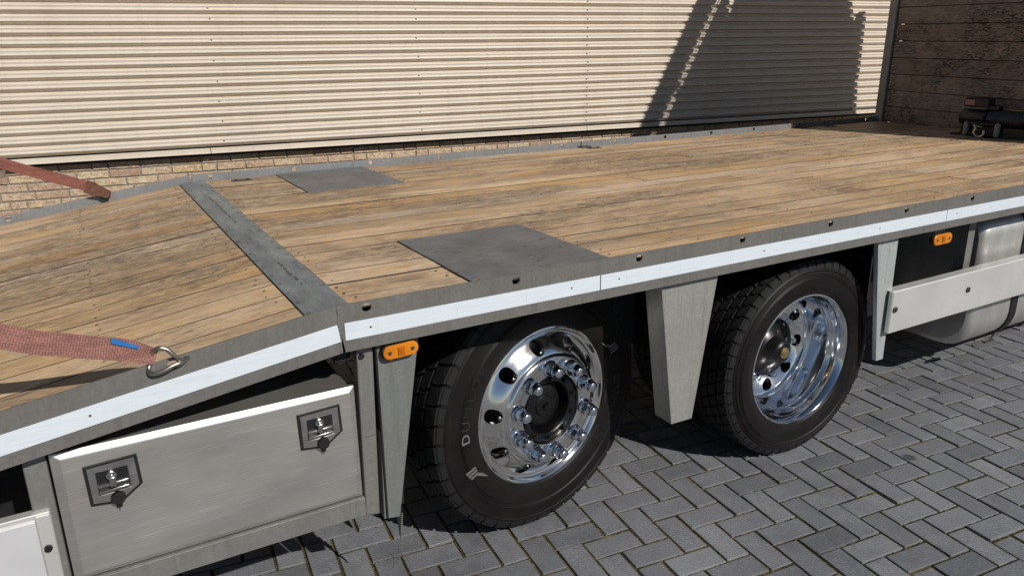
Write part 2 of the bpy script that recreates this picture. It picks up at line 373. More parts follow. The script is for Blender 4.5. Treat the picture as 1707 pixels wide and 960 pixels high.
        F = [(i*seg+j, i*seg+(j+1) % seg, (i+1)*seg+(j+1) % seg, (i+1)*seg+j) for i in range(n-1) for j in range(seg)]
        F += [tuple(range(seg))[::-1], tuple(range((n-1)*seg, n*seg))]
        s.mesh(V, F)
    def data(s, name, mats, smooth=None):
        me = bpy.data.meshes.new(name); me.from_pydata(s.v, [], s.f)
        if not isinstance(mats, (list, tuple)): mats = [mats]
        for m in mats: me.materials.append(M[m] if isinstance(m, str) else m)
        if len(mats) > 1: me.polygons.foreach_set('material_index', s.mi)
        me.update()
        if smooth:
            me.polygons.foreach_set('use_smooth', [True]*len(me.polygons)); me.set_sharp_from_angle(angle=radians(smooth))
        return me
    def build(s, name, mats, parent=None, smooth=None, loc=None, rot=None):
        return link(name, s.data(name, mats, smooth), parent, loc, rot)
def link(name, me, parent=None, loc=None, rot=None):
    o = bpy.data.objects.new(name, me); COL.objects.link(o)
    if parent: o.parent = parent
    if loc: o.location = loc
    if rot: o.rotation_euler = rot
    return o
def empty(name, loc=(0, 0, 0), parent=None, rot=None):
    o = link(name, None, parent, loc, rot); o.empty_display_size = .1; return o
def tag(o, label=None, cat=None, group=None, kind=None):
    if label: o['label'] = label
    if cat: o['category'] = cat
    if group: o['group'] = group
    if kind: o['kind'] = kind
    return o
def bevel(o, w=.003, seg=2, ang=35):
    m = o.modifiers.new('bevel', 'BEVEL'); m.width = w; m.segments = seg; m.limit_method = 'ANGLE'; m.angle_limit = radians(ang); return o
def plate_with_holes(mb, x0, x1, z0, z1, y0, y1, holes, r, T=None, seg=24):
    """vertical plate in XZ between y0 (front) and y1, with round holes at x positions (z centre hz)"""
    def add(V, F):
        if T is not None: V = [tuple(T @ Vector(p)) for p in V]
        mb.mesh(V, F)
    hs = sorted(holes); w = r*1.25
    edges = [x0]
    for hx, hz in hs: edges += [hx-w, hx+w]
    edges.append(x1)
    for i in range(0, len(edges), 2):
        a, b = edges[i], edges[i+1]
        V = [(a, y0, z0), (b, y0, z0), (b, y0, z1), (a, y0, z1), (a, y1, z0), (b, y1, z0), (b, y1, z1), (a, y1, z1)]
        F = [(0, 1, 2, 3), (5, 4, 7, 6), (3, 2, 6, 7), (1, 0, 4, 5)]
        if i == 0: F.append((4, 0, 3, 7))
        if i == len(edges)-2: F.append((1, 5, 6, 2))
        add(V, F)
    for hx, hz in hs:
        V = []; F = []
        for y in (y0, y1):
            for i in range(seg):
                a = 2*pi*i/seg; cx, cz = cos(a), sin(a)
                V.append((hx+r*cx, y, hz+r*cz*.92))
            for i in range(seg):
                a = 2*pi*i/seg; cx, cz = cos(a), sin(a)
                t = 1/max(abs(cx), abs(cz)); ex, ez = cx*t, cz*t
                V.append((hx+w*ex, y, (hz+(z1-hz)*ez) if ez > 0 else (hz+(hz-z0)*ez)))
        n = seg
        for i in range(n):
            j = (i+1) % n
            F.append((i, j, n+j, n+i)[::-1]); F.append((2*n+i, 2*n+j, 3*n+j, 3*n+i)); F.append((i, j, 2*n+j, 2*n+i))
        F.append  # hole wall done above
        # top and bottom rims of the patch
        for i in range(n):
            j = (i+1) % n
            if abs(V[n+i][2]-z1) < 1e-6 and abs(V[n+j][2]-z1) < 1e-6: F.append((n+i, n+j, 3*n+j, 3*n+i))
            if abs(V[n+i][2]-z0) < 1e-6 and abs(V[n+j][2]-z0) < 1e-6: F.append((n+i, n+j, 3*n+j, 3*n+i))
        add(V, F)

# ------------------------------------------------------------------ ground and pavers
mb = MB(); mb.quad((-80, -80, -.035), (80, -80, -.035), (80, 80, -.035), (-80, 80, -.035))
tag(mb.build('ground', 'yard'), kind='structure')
PS, PSI, PGX, PGY = .1004, -.102, 1.0342, .2367
UX = Vector((cos(PSI), sin(PSI), 0)); VX = Vector((sin(PSI), -cos(PSI), 0))
pave = MB()
def ppt(u, v, z=0): q = Vector((PGX, PGY, 0))+UX*(u*PS)+VX*(v*PS); return (q.x, q.y, z)
U0, U1, V0, V1 = -56, 80, -42, 52
pave.quad(ppt(U0, V1, -.0065), ppt(U1, V1, -.0065), ppt(U1, V0, -.0065), ppt(U0, V0, -.0065))
paving = tag(pave.build('paving', 'joint'), kind='structure')
def paver_data():
    m = MB(); L, W, c, e = PS*2-.0108, PS-.0108, .0022, .012
    # paver with chamfered top edges, no underside
    x, y = L/2, W/2
    V = [(-x, -y, -.03), (x, -y, -.03), (x, y, -.03), (-x, y, -.03), (-x, -y, -.0016), (x, -y, -.0016), (x, y, -.0016), (-x, y, -.0016),
         (-x+c, -y+c, 0), (x-c, -y+c, 0), (x-c, y-c, 0), (-x+c, y-c, 0)]
    F = [(0, 1, 5, 4), (1, 2, 6, 5), (2, 3, 7, 6), (3, 0, 4, 7), (4, 5, 9, 8), (5, 6, 10, 9), (6, 7, 11, 10), (7, 4, 8, 11), (8, 9, 10, 11)]
    m.mesh(V, F); return m
PD = paver_data(); paver_me = PD.data('paver', 'paver')
def poly_line_y(x):
    pts = [(-200, 1060), (300, 968), (640, 868), (740, 850), (850, 860), (1010, 720), (1260, 740), (1440, 600), (1480, 585), (1707, 520), (2000, 470)]
    for (a, b), (c, d) in zip(pts, pts[1:]):
        if a <= x <= c: return b+(d-b)*(x-a)/(c-a)
    return 9999
cand = []; rest = []
for u in range(U0, U1-1):
    for v in range(V0, V1-1):
        k4 = (u-v) % 4
        if k4 == 0: c = (u+1, v+.5); rz = PSI
        elif k4 == 3: c = (u+.5, v+1); rz = PSI+pi/2
        else: continue
        P = ppt(*c); x, y, z = project(P)
        if z > .3 and -60 < x < 1767 and poly_line_y(x) < y < 1010: cand.append(((Vector(P)-CAM).length, P, rz))
        else: rest.append((P, rz))
cand.sort(key=lambda t: t[0])
near, far = cand[:300], cand[300:]
rest += [(P, rz) for _, P, rz in far]
def ptilt(): return (random.gauss(0, .006), random.gauss(0, .006), random.gauss(0, .008)), random.gauss(0, .0013)
for _, P, rz in near:
    (tx, ty, tz), dz = ptilt()
    link('paver', paver_me, paving, (P[0]+random.gauss(0, .0008), P[1]+random.gauss(0, .0008), dz), (tx, ty, rz+tz))
big = MB(); rv = []
for P, rz in rest:
    (tx, ty, tz), dz = ptilt(); T = Matrix.Translation((P[0], P[1], dz)) @ Matrix.Rotation(rz+tz, 4, 'Z') @ Matrix.Rotation(tx, 4, 'X') @ Matrix.Rotation(ty, 4, 'Y')
    big.mesh([tuple(T @ Vector(p)) for p in PD.v], PD.f); rv += [random.random()]*len(PD.f)
o = big.build('outer_pavers', 'paver_far', paving); tag(o, kind='stuff')
at = o.data.attributes.new('rnd', 'FLOAT', 'FACE'); at.data.foreach_set('value', rv)

moss = MB(); grit = MB(); mrng = random.Random(3)
def clump(mb_, x, y, z, r, h):
    a = mrng.random()*6.28; n = 5
    V = [(x+r*mrng.uniform(.7, 1.2)*cos(a+2*pi*i/n), y+r*mrng.uniform(.7, 1.2)*sin(a+2*pi*i/n), z) for i in range(n)]+[(x+mrng.gauss(0, r*.2), y+mrng.gauss(0, r*.2), z+h)]
    mb_.mesh(V, [(i, (i+1) % n, n) for i in range(n)])
cl = [(mrng.uniform(-.6, 3.6), mrng.uniform(-1.2, .9), mrng.uniform(.10, .42)) for _ in range(46)]
for _, P, rz in near:
    dens = sum(max(0, 1-((P[0]-cx)**2+(P[1]-cy)**2)/(rr*rr)) for cx, cy, rr in cl)
    n = int(2+min(dens, 1.5)*34)
    for q in range(n):
        t = mrng.uniform(-.5, .5); long_side = mrng.random() < .66
        lx, ly = (t*PS*2, PS*.5) if long_side else (PS, t*PS)
        lx += mrng.gauss(0, .0016); ly += mrng.gauss(0, .0016)
        x = P[0]+lx*cos(rz)-ly*sin(rz); y = P[1]+lx*sin(rz)+ly*cos(rz)
        clump(moss, x, y, -.0072, mrng.uniform(.0022, .0048), mrng.uniform(.004, .0085))
    if mrng.random() < .35:
        x, y = P[0]+mrng.uniform(-.09, .09), P[1]+mrng.uniform(-.09, .09); clump(grit, x, y, .0004, mrng.uniform(.0012, .0028), mrng.uniform(.001, .0024))
tag(moss.build('joint_moss', 'moss', paving), kind='stuff'); tag(grit.build('grit', 'grit', paving), kind='stuff')

# ------------------------------------------------------------------ building behind: brick plinth and corrugated cladding
WPSI, WY = -.11, 4.65
bld = empty('building', (0, WY, 0), None, (0, 0, WPSI))     # local x along the wall, local -y towards the truck
tag(bld, 'cream corrugated shed wall above a yellowish brick plinth', 'building')
PITCH_Z, Z0C = .0757, .958
def clad(name, s0, s1, zn, yoff):
    m = MB(); prof = []
    shape = [(0.0, 0.0), (.05, .0), (.10, .0006), (.145, .0035), (.185, .0100), (.225, .0175), (.265, .0225), (.31, .0252), (.37, .0262), (.44, .0250), (.51, .0238), (.565, .0236), (.62, .0240), (.69, .0254), (.755, .0262), (.81, .0250), (.855, .0190), (.89, .0090), (.925, .0022), (.96, .0003)]
    for i in range(zn):
        for t, d in shape: prof.append((Z0C+(i+t)*PITCH_Z, -d*1.3))
    n = len(prof); xs = [s0+(s1-s0)*j/4 for j in range(5)]
    V = [(x, yoff+d, z) for x in xs for z, d in prof]
    F = [(j*n+i, (j+1)*n+i, (j+1)*n+i+1, j*n+i+1) for j in range(4) for i in range(n-1)]
    m.mesh(V, F); return m.build(name, 'cream', bld, 60)
CY = .034
clad('cladding_sheet', -6.0, 3.79, 46, CY); clad('cladding_sheet', 3.76, 12.0, 46, CY-.0015)
m = MB()  # bottom drip flashing
for a, b in ((-6, 0.42), (0.424, 3.78), (3.784, 12)):
    m.box(a, b, .000, .055, .910, .9465, .002); m.box(a, b, -.008, .0, .907, .914, .001)
m.build('flashing', 'cream', bld)
sm = MB(); sm.lathe([(0, -.006), (.0035, -.006), (.005, -.004), (.005, -.002), (.0085, -.002), (.0085, 0)], 10)
smd = sm.data('screw', 'screw', 40)
for ci, sx in enumerate((-1.07, .53, 2.15, 3.775, 5.34, 6.9)):
    zi = [0]+[2*i for i in range(1, 8)] if ci != 3 else range(0, 18)
    zi = sorted(set(list(zi)+[13])) if ci != 3 else zi
    for i in zi:
        link('screw', smd, bld, (sx+random.gauss(0, .004), CY-.0309-(.0015 if ci == 3 else 0), Z0C+(i+.565)*PITCH_Z))
m = MB(); m.box(-6, 12, .12, .28, .86, .957); m.build('flashing_shade_strip', 'black', bld)  # black strip puts shade into the recess under the flashing
m = MB(); m.box(-6, 12, .085, .30, -.03, .880); wall = m.build('brick_wall', 'mortar', bld)
m = MB(); m.box(-6, 12, .05, .25, .96, 4.45); m.box(-6.1, 12.1, -.08, .32, 4.45, 4.53); m.build('wall_core', 'mortar', bld)
CH = .0625; brick_cache = {}
def brick_me(L):
    if L not in brick_cache:
        m = MB(); m.box(-L/2, L/2, -.009, .03, -.0255, .0255, .004); brick_cache[L] = m.data('brick', 'brick')
    return brick_cache[L]
lowb = MB(); lrv = []
for row in range(14):
    z = .884-CH*(row+.5); s = -6+random.random()*.2; prev = 0
    while s < 12:
        L = .21 if random.random() < .78 or prev == .1 else .10; prev = L
        x, y, zz = project(bld.location+Matrix.Rotation(WPSI, 3, 'Z') @ Vector((s+L/2, .08, z))) 
        vis = row < 7 and -40 < x < 1480 and zz > 0 and row < (7 if x < 260 else 5 if x < 420 else 3 if x < 700 else 2)
        yy = .085+random.gauss(0, .0015)
        if vis: link('brick', brick_me(L), wall, (s+L/2, yy, z+random.gauss(0, .0008)), (0, random.gauss(0, .006), random.gauss(0, .004)))
        else:
            n0 = len(lowb.f); lowb.box(s, s+L, yy-.009, yy+.03, z-.0255, z+.0255); lrv += [random.random()]*(len(lowb.f)-n0)
        s += L+.011
o = lowb.build('lower_bricks', 'brick_far', wall); tag(o, kind='stuff'); at = o.data.attributes.new('rnd', 'FLOAT', 'FACE'); at.data.foreach_set('value', lrv)

# ------------------------------------------------------------------ truck
truck = empty('flatbed_truck', (1.9, 1.275, 0)); TL = Vector((1.9, 1.275, 0))
tag(truck, 'flatbed truck with weathered plank deck, galvanised rails and polished wheels', 'truck')
def part(o):                      # keep world coordinates below the truck's base
    o.parent = truck; o.location = Vector(o.location)-TL; return o
DZ, RT, RB, LEN, WID = 1.012, 1.049, .918, 5.68, 2.55
RA = -math.atan(.1395)            # ramp slopes down towards -X
RAMP = Matrix.Translation((0, 0, DZ)) @ Matrix.Rotation(RA, 4, 'Y') @ Matrix.Translation((0, 0, -DZ))
RL = 1.95
# deck base and ramp base
m = MB(); m.box(.0, LEN, .047, WID-.019, .93, DZ-.0042); deck = part(m.build('deck', 'black'))
m = MB(); m.box(-RL, -.004, .047, WID-.019, .93, DZ-.0042, 0, RAMP); ramp = part(m.build('ramp_deck', 'black'))
NPL = 19; YA, YB = .052, WID-.020; PW = (YB-YA)/NPL
plank_cache = {}
def plank(parent, x0, x1, j, T=None):
    L = round(x1-x0-.003, 3)
    if L not in plank_cache:
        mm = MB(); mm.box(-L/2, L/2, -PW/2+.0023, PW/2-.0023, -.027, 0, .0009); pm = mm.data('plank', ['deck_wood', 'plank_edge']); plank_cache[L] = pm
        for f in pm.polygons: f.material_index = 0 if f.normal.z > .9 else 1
    yc = YA+(j+.5)*PW; P = Vector(((x0+x1)/2, yc, DZ-.001+random.gauss(0, .0007)))
    rot = (random.gauss(0, .0035), 0, 0)
    if T is not None: P = T @ P; rot = (rot[0], RA, 0)
    link('plank', plank_cache[L], parent, P-TL-parent.location, rot)
nails = MB()
def nail(x, y, T=None, r=.0042):
    if random.random() < .25: return
    P = Vector((x+random.gauss(0, .006), y+random.gauss(0, .006), DZ-.0016)); 
    if T is not None: P = T @ P
    nails.cyl(P, r*random.uniform(.7, 1.25), .0016, 'Z', 8)
PLX0, PLX1 = .44, .945
JN0, JN1 = 5, 14                 # planks 0..4 and 14..18 are cut for the hatch plates
joints = [1.9, 3.1, 2.5, 4.2]
for j in range(NPL):
    segs = []
    st = .062
    if j < JN0 or j >= JN1:
        segs.append((st, PLX0-.002)); st = PLX1+.002
    q = st
    while q < LEN-.02:
        Ln = random.choice([1.95, 2.4, 2.75, 3.2]); e = q+Ln
        if LEN-.02-e < .7: e = LEN-.02
        segs.append((q, e)); q = e
    for a, b in segs:
        plank(deck, a, b, j)
        for xx in (a+.03, b-.03):
            for f in (.25, .75): nail(xx, YA+(j+f)*PW)
    for xx in (1.35, 2.05, 2.75, 3.45, 4.15, 4.85):
        nail(xx, YA+(j+.3)*PW); nail(xx+.01, YA+(j+.72)*PW)
    plank(ramp, -RL+.01, -.064, j, RAMP)
    for xx in (-.10, -.55, -1.0, -1.5):
        nail(xx, YA+(j+.3)*PW, RAMP); nail(xx, YA+(j+.7)*PW, RAMP)
o = nails.build('nails', 'dark_screw', deck, None, -TL-deck.location+Vector((0, 0, 0))); tag(o, kind='stuff')
# steel cover plates over the wheels and the fold strip
for y0, y1 in ((YA, YA+JN0*PW-.001), (YA+JN1*PW+.001, YB)):
    m = MB(); m.box(PLX0, PLX1, y0, y1, .985, DZ+.0028, .0015)
    for (bx, by) in ((PLX0+.03, y0+.06), (PLX1-.03, y0+.06), (PLX0+.03, y1-.05), (PLX1-.03, y1-.05)): m.cyl((bx, by, DZ+.0026), .006, .0016, 'Z', 10)
    link('cover_plate', m.data('cover_plate', 'hatch'), deck, -TL-deck.location)
m = MB()
m.mesh([(.060, YA, DZ+.003), (.060, YB, DZ+.003), (0, YB, DZ+.003), (0, YA, DZ+.003), (-.062, YA, DZ+.003-.062*.1395), (-.062, YB, DZ+.003-.062*.1395),
        (.060, YA, DZ-.004), (.060, YB, DZ-.004), (-.062, YA, DZ-.004-.0087), (-.062, YB, DZ-.004-.0087)],
       [(0, 1, 2, 3), (3, 2, 5, 4), (0, 6, 7, 1), (4, 5, 9, 8)])
for i in range(24):
    y = YA+.05+i*(YB-YA-.1)/23
    for xx in (-.05, .048):
        z = DZ+.003+(xx*.1395 if xx < 0 else 0)
        if random.random() < .8: m.mat = 1; m.box(xx-.007, xx+.007, y-.0025, y+.0025, z-.001, z+.0007); m.mat = 0
m.mat = 1
for a, b in ((.35, .62), (1.35, 2.0)):      # worn weld seam in the fold
    y = a
    while y < b: m.box(-.004+random.gauss(0, .002), .004+random.gauss(0, .002), y, y+.02, DZ+.002, DZ+.0042, .001); y += random.uniform(.026, .05)
m.mat = 0
part(m.build('fold_strip', ['strip', 'dark_screw']))
# side rails: outer channel with pierced upstand, and tape
HX0, HXD, HZ = .0767, .453, 1.0305
def side_rail(near):
    y0, y1 = (0, .006) if near else (WID-.006, WID)
    b0, b1 = (0.0, .028) if near else (WID-.028, WID)
    hs = [(HX0+HXD*i + (0 if near else .02), HZ) for i in range(13) if HX0+HXD*i < LEN-.1]
    m = MB(); plate_with_holes(m, .002, LEN+.08, DZ-.004, RT, y0, y1, hs, .0132)
    m.box(.002, LEN+.08, b0+(.0 if near else 0), b1, RB, DZ-.004, 0)
    if near: m.box(.002, LEN+.08, .028, .06, RB, RB+.008)
    lp = MB(); lp.box(.002, LEN+.08, *((.034, .046) if near else (WID-.018, WID-.012)), .975, 1.020 if near else DZ)
    o = part(m.build('side_rail', 'rail' if near else 'farrail'))
    if near: link('hole_shade_strip', lp.data('hole_shade_strip', 'plastic'), o, -TL-o.location)  # dark strip added behind the holes to put shade into them
    m2 = MB(); hs2 = [(-.405, HZ), (-.855, HZ), (-1.31, HZ)]
    plate_with_holes(m2, -RL, -.002, DZ-.004, RT, y0, y1, hs2, .0132, RAMP)
    m2.box(-RL, -.002, b0, b1, RB, DZ-.004, 0, RAMP)
    if near: m2.box(-RL, -.002, .028, .06, RB, RB+.008, 0, RAMP)
    o2 = part(m2.build('ramp_rail', 'rail' if near else 'farrail'))
    return o, o2
rail, ramp_rail = side_rail(True); frail, framp_rail = side_rail(False)
# rivet marks and seams on the far rail
for xx in (2.52, 4.69):
    m = MB(); m.box(xx-.003, xx+.003, WID-.0085, WID-.0062, DZ, RT+.001); m.box(xx-.03, xx+.05, WID-.06, WID-.01, DZ, DZ+.008, .002); link('rail_joint', m.data('rail_joint', 'dark_screw'), frail, -TL-frail.location)
m = MB()
for i in range(9):
    m.box(-.0045+random.gauss(0, .0008), .0045+random.gauss(0, .0008), -.0018+random.gauss(0, .0004), .002, RB+.0142*i, RB+.0142*i+.0144, .0025)
link('weld_seam', m.data('weld_seam', 'rail'), rail, -TL-rail.location)
def tape(parent, x0, x1, T=None, dz=0):
    m = MB(); m.box(x0, x1, -.0022, -.0003, .9505+dz, .9985+dz, .0006, T); o = link('reflective_tape', m.data('reflective_tape', 'tape'), parent, -TL-parent.location)
    mk = MB(); x = x0+.1
    while x < x1-.05:
        mk.box(x-.0006, x+.0006, -.00262, -.0021, .968, .984, 0, T); mk.box(x-.009, x+.009, -.00262, -.0021, .9655, .967, 0, T); mk.box(x-.004, x+.006, -.00262, -.0021, .9625, .9638, 0, T)
        x += .225
    tag(link('tape_marks', mk.data('tape_marks', 'tape_mark'), parent, -TL-parent.location), kind='stuff')
    rv = MB(); x = x0+.07
    while x < x1: rv.cyl((x, -.0021, .976), .0028, -.0012, 'Y', 8, None, True, T); x += .64
    tag(link('tape_rivets', rv.data('tape_rivets', 'dark_screw'), parent, -TL-parent.location), kind='stuff')
tape(rail, .013, .829); tape(rail, .8325, 2.62); tape(rail, 2.623, LEN); tape(ramp_rail, -RL, -.008, RAMP, 0)

# ------------------------------------------------------------------ wheels
def polar_hole_patch(mb, S, a0, a1, s0, s1, hole_r, depth, seg=24, rings=3):
    """patch of a surface of revolution S(theta, s)->Vector with a round hole, walls pushed along +Y"""
    ac, sc_ = (a0+a1)/2, (s0+s1)/2
    rm = S(ac, sc_); rad = sqrt(rm.x**2+rm.z**2); ln = (S(ac, s1)-S(ac, s0)).length
    ha, hs_ = hole_r/rad, hole_r/ln*(s1-s0)
    da, ds = (a1-a0)/2, (s1-s0)/2
    V = []; F = []
    for k_ in range(rings+1):
        f = k_/rings
        for i in range(seg):
            a = 2*pi*i/seg+pi/4; cx, cy = cos(a), sin(a); t = 1/max(abs(cx), abs(cy))
            pa = ha*cx*(1-f)+da*cx*t*f; ps = hs_*cy*(1-f)+ds*cy*t*f
            V.append(S(ac+pa, sc_+ps))
    for k_ in range(rings):
        for i in range(seg):
            j = (i+1) % seg; F.append((k_*seg+i, k_*seg+j, (k_+1)*seg+j, (k_+1)*seg+i))
    b = len(V); 
    for i in range(seg): p_ = V[i]; V.append(p_+Vector((0, depth, 0)))
    for i in range(seg): F.append((i, b+i, b+(i+1) % seg, (i+1) % seg))
    mb.mesh(V, F)

def tyre(parent, R, width, rb, rows, N, zig, y_out=-.014, name='tyre'):
    """casing revolved about Y plus separate tread blocks; outer sidewall at y_out"""
    w0, w1 = y_out, y_out+width; sh = .026; rt_ = R-.013
    ym = (w0+w1)/2
    side = [(rb-.004, w0+.030), (rb+.004, w0+.014), (rb+.012, w0+.008), (rb+.014, w0+.0085), (rb+.030, w0+.003), (rb+.05, w0), (rb+.075, w0-.0005), (rb+.0775, w0+.0018), (rb+.080, w0), (rb+.0825, w0+.0022), (rb+.085, w0+.0006), (rb+.0875, w0+.0030), (rb+.092, w0+.0018), (rb+.100, w0+.0045)]
    top = R-.030
    side += [(top-.016, w0+.008), (top-.013, w0+.0062), (top-.006, w0+.009), (top-.004, w0+.0115), (top+.004, w0+.0135), (top+.006, w0+.016), (top+.012, w0+.018), (rt_-.004, w0+.021), (rt_, w0+.026)]
    other = [(r, w0+w1-y) for r, y in side][::-1]
    m = MB(); m.lathe(side+other, 128)
    o = m.build(name, 'tyre', parent, 32)
    # tread: rows of blocks
    t = MB(); tw0, tw1 = w0+.017, w1-.017; tw = tw1-tw0
    edges = [tw0+tw*e for e in rows]
    for q in range(len(edges)-1):
        ya, yb = edges[q]+.004, edges[q+1]-.004
        outer = q in (0, len(edges)-2)
        for i in range(N):
            a0 = 2*pi*(i+(.5 if q % 2 else 0))/N; da = 2*pi/N
            gap = .0085/R
            # block outline in (angle, y): slanted, with a step so that the grooves zig-zag
            if zig == 'bold':
                sl = .32*da*(1 if q < len(edges)/2 else -1)
                pts = [(a0+gap/2, ya), (a0+da-gap/2, ya), (a0+da-gap/2+sl*.55, ya+(yb-ya)*.45), (a0+da-gap/2+sl*.75, yb), (a0+gap/2+sl*.75, yb), (a0+gap/2+sl*.55, ya+(yb-ya)*.45)]
            else:
                sl = .20*da; s1 = 1 if q < len(edges)/2 else -1
                pts = [(a0+gap/2, ya), (a0+da-gap/2, ya), (a0+da-gap/2-sl*s1*.2, ya+(yb-ya)*.3), (a0+da-gap/2+sl*s1, ya+(yb-ya)*.6), (a0+da-gap/2+sl*s1, yb), (a0+gap/2+sl*s1, yb), (a0+gap/2+sl*s1, ya+(yb-ya)*.6), (a0+gap/2-sl*s1*.2, ya+(yb-ya)*.3)]
            n = len(pts); ca = sum(p_[0] for p_ in pts)/n; cy = sum(p_[1] for p_ in pts)/n
            def drop(y):           # shoulders round off
                d = min(y-tw0, tw1-y); return .006*max(0, 1-d/.035)**2
            V = []
            for lev, rr in ((1.0, R-.017), (1.0, R-.0022), (.95, R)):
                for a, y in pts:
                    aa = ca+(a-ca)*lev; yy = cy+(y-cy)*lev; r = rr-(drop(yy) if rr > R-.01 else 0)
                    V.append((r*cos(aa), yy, r*sin(aa)))
            F = []
            for l in range(2):
                for u in range(n):
                    w = (u+1) % n; F.append((l*n+u, (l+1)*n+u, (l+1)*n+w, l*n+w))
            F.append(tuple(range(2*n, 3*n))[::-1])
            t.mesh(V, F)
            if outer:            # shoulder lug that wraps down the sidewall
                ys = ya if q == 0 else yb; sg = -1 if q == 0 else 1
                g = gap*.7; aA, aB = a0+g, a0+da-g
                if q: aA += sl*.75; aB += sl*.75
                V = []
                for a in (aA, aB):
                    for r, y in ((R-.010, ys), (R-.013, ys+sg*.0045), (R-.040, ys+sg*.0115), (R-.040, ys-sg*.004), (R-.012, ys-sg*.004)): V.append((r*cos(a), y, r*sin(a)))
                F = [(0, 1, 6, 5), (1, 2, 7, 6), (2, 3, 8, 7), (0, 4, 3, 2, 1), (5, 6, 7, 8, 9)]
                if sg > 0: F = [f[::-1] for f in F]
                t.mesh(V, F)
    # rotate so that a block rests on the ground
    o2 = t.build('tread', 'tread', parent)
    return o

def text_mesh(ch, size):
    cu = bpy.data.curves.new('t', 'FONT'); cu.body = ch; cu.size = size; cu.extrude = .0007; cu.align_x = 'CENTER'; cu.offset = .0006
    ob = bpy.data.objects.new('t', cu); COL.objects.link(ob); bpy.context.view_layer.update()
    dg = bpy.context.evaluated_depsgraph_get(); me = bpy.data.meshes.new_from_object(ob.evaluated_get(dg))
    bpy.data.objects.remove(ob); return me
def lettering(parent, word, ang0, dang, r, y, size, mats, widen=1.0):
    """letters run clockwise as seen from outside (-Y); ang measured from +X towards +Z"""
    for i, ch in enumerate(word):
        if ch == ' ': continue
        me = text_mesh(ch, size); me.name = 'letter'; me.materials.clear(); me.materials.append(M[mats[i] if isinstance(mats, (list, tuple)) else mats])
        a = ang0-i*dang
        for v in me.vertices:   # bend letter onto the ring
            x, h = v.co.x*widen, v.co.y; aa = a-x/r; rr = r+h
            v.co = Vector((rr*cos(aa), y-v.co.z, rr*sin(aa)))
        link('letter', me, parent)

def rim_front(parent):
    m = MB()
    # rolled lip and bead seat
    m.lathe([(.262, .26), (.270, .24), (.262, .20), (.238, .15), (.240, .06), (.272, .030), (.286, .020), (.2895, .012), (.2895, .004), (.287, -.001), (.2825, -.0025), (.2785, .0), (.2755, .006), (.2715, .013), (.2665, .016), (.263, .0165)], 128)
    ps = [(.263, .0165), (.256, .0135), (.246, .006), (.232, -.006), (.216, -.019), (.205, -.0255), (.199, -.0275)]
    def S(th, s):
        s = max(0, min(1, s)); f = s*(len(ps)-1); i = min(int(f), len(ps)-2); t = f-i
        r = ps[i][0]*(1-t)+ps[i+1][0]*t; y = ps[i][1]*(1-t)+ps[i+1][1]*t
        return Vector((r*cos(th), y, r*sin(th)))
    for i in range(10):
        a0 = 2*pi*(i)/10+.165; polar_hole_patch(m, S, a0, a0+2*pi/10, 0, 1, .0255, .018, 32, 6)
    m.lathe([(.199, -.0275), (.196, -.030), (.192, -.036), (.187, -.0385), (.183, -.039), (.132, -.039), (.1285, -.0375), (.1275, -.034), (.1275, .02)], 96)
    m.v = [(x*1.016, y, z*1.016) for x, y, z in m.v]
    return m.build('rim', 'rim', parent, 30)
def rim_dish(parent):
    m = MB()
    m.lathe([(.255, .285), (.262, .275), (.27, .03), (.2805, .020), (.2845, .012), (.2845, .004), (.282, -.001), (.277, -.002), (.2735, .001), (.2705, .008), (.2670, .014), (.2640, .022), (.2600, .034), (.2585, .050), (.2570, .056), (.2500, .064), (.2470, .072), (.2460, .085), (.2455, .172), (.2430, .184), (.238, .192), (.234, .1955)], 128)
    ps = [(.234, .1955), (.226, .199), (.214, .202), (.198, .205), (.182, .207), (.168, .208)]
    def S(th, s):
        s = max(0, min(1, s)); f = s*(len(ps)-1); i = min(int(f), len(ps)-2); t = f-i
        r = ps[i][0]*(1-t)+ps[i+1][0]*t; y = ps[i][1]*(1-t)+ps[i+1][1]*t
        return Vector((r*cos(th), y, r*sin(th)))
    for i in range(10):
        a0 = 2*pi*i/10+.21; polar_hole_patch(m, S, a0, a0+2*pi/10, 0, 1, .0275, .018, 32, 4)
    m.lathe([(.168, .208), (.166, .203), (.162, .200), (.130, .200), (.128, .21)], 96)
    return m.build('rim', 'dish', parent, 30)
def lug_me(mat):
    m = MB(); m.lathe([(.0225, .0), (.0225, -.006), (.020, -.010), (.0185, -.012)], 24)
    hexp = [(.0175*cos(pi/3*i), .0175*sin(pi/3*i)) for i in range(6)]
    m.prism(hexp, -.010, -.032, 'Y')
    m.lathe([(.0165, -.0315), (.0172, -.034), (.0150, -.038), (.0142, -.046), (.0130, -.052), (.0095, -.0555), (.004, -.0568), (0, -.057)], 24)
    return m.data('lug_nut', mat, 35)
lug1 = lug_me('chrome')

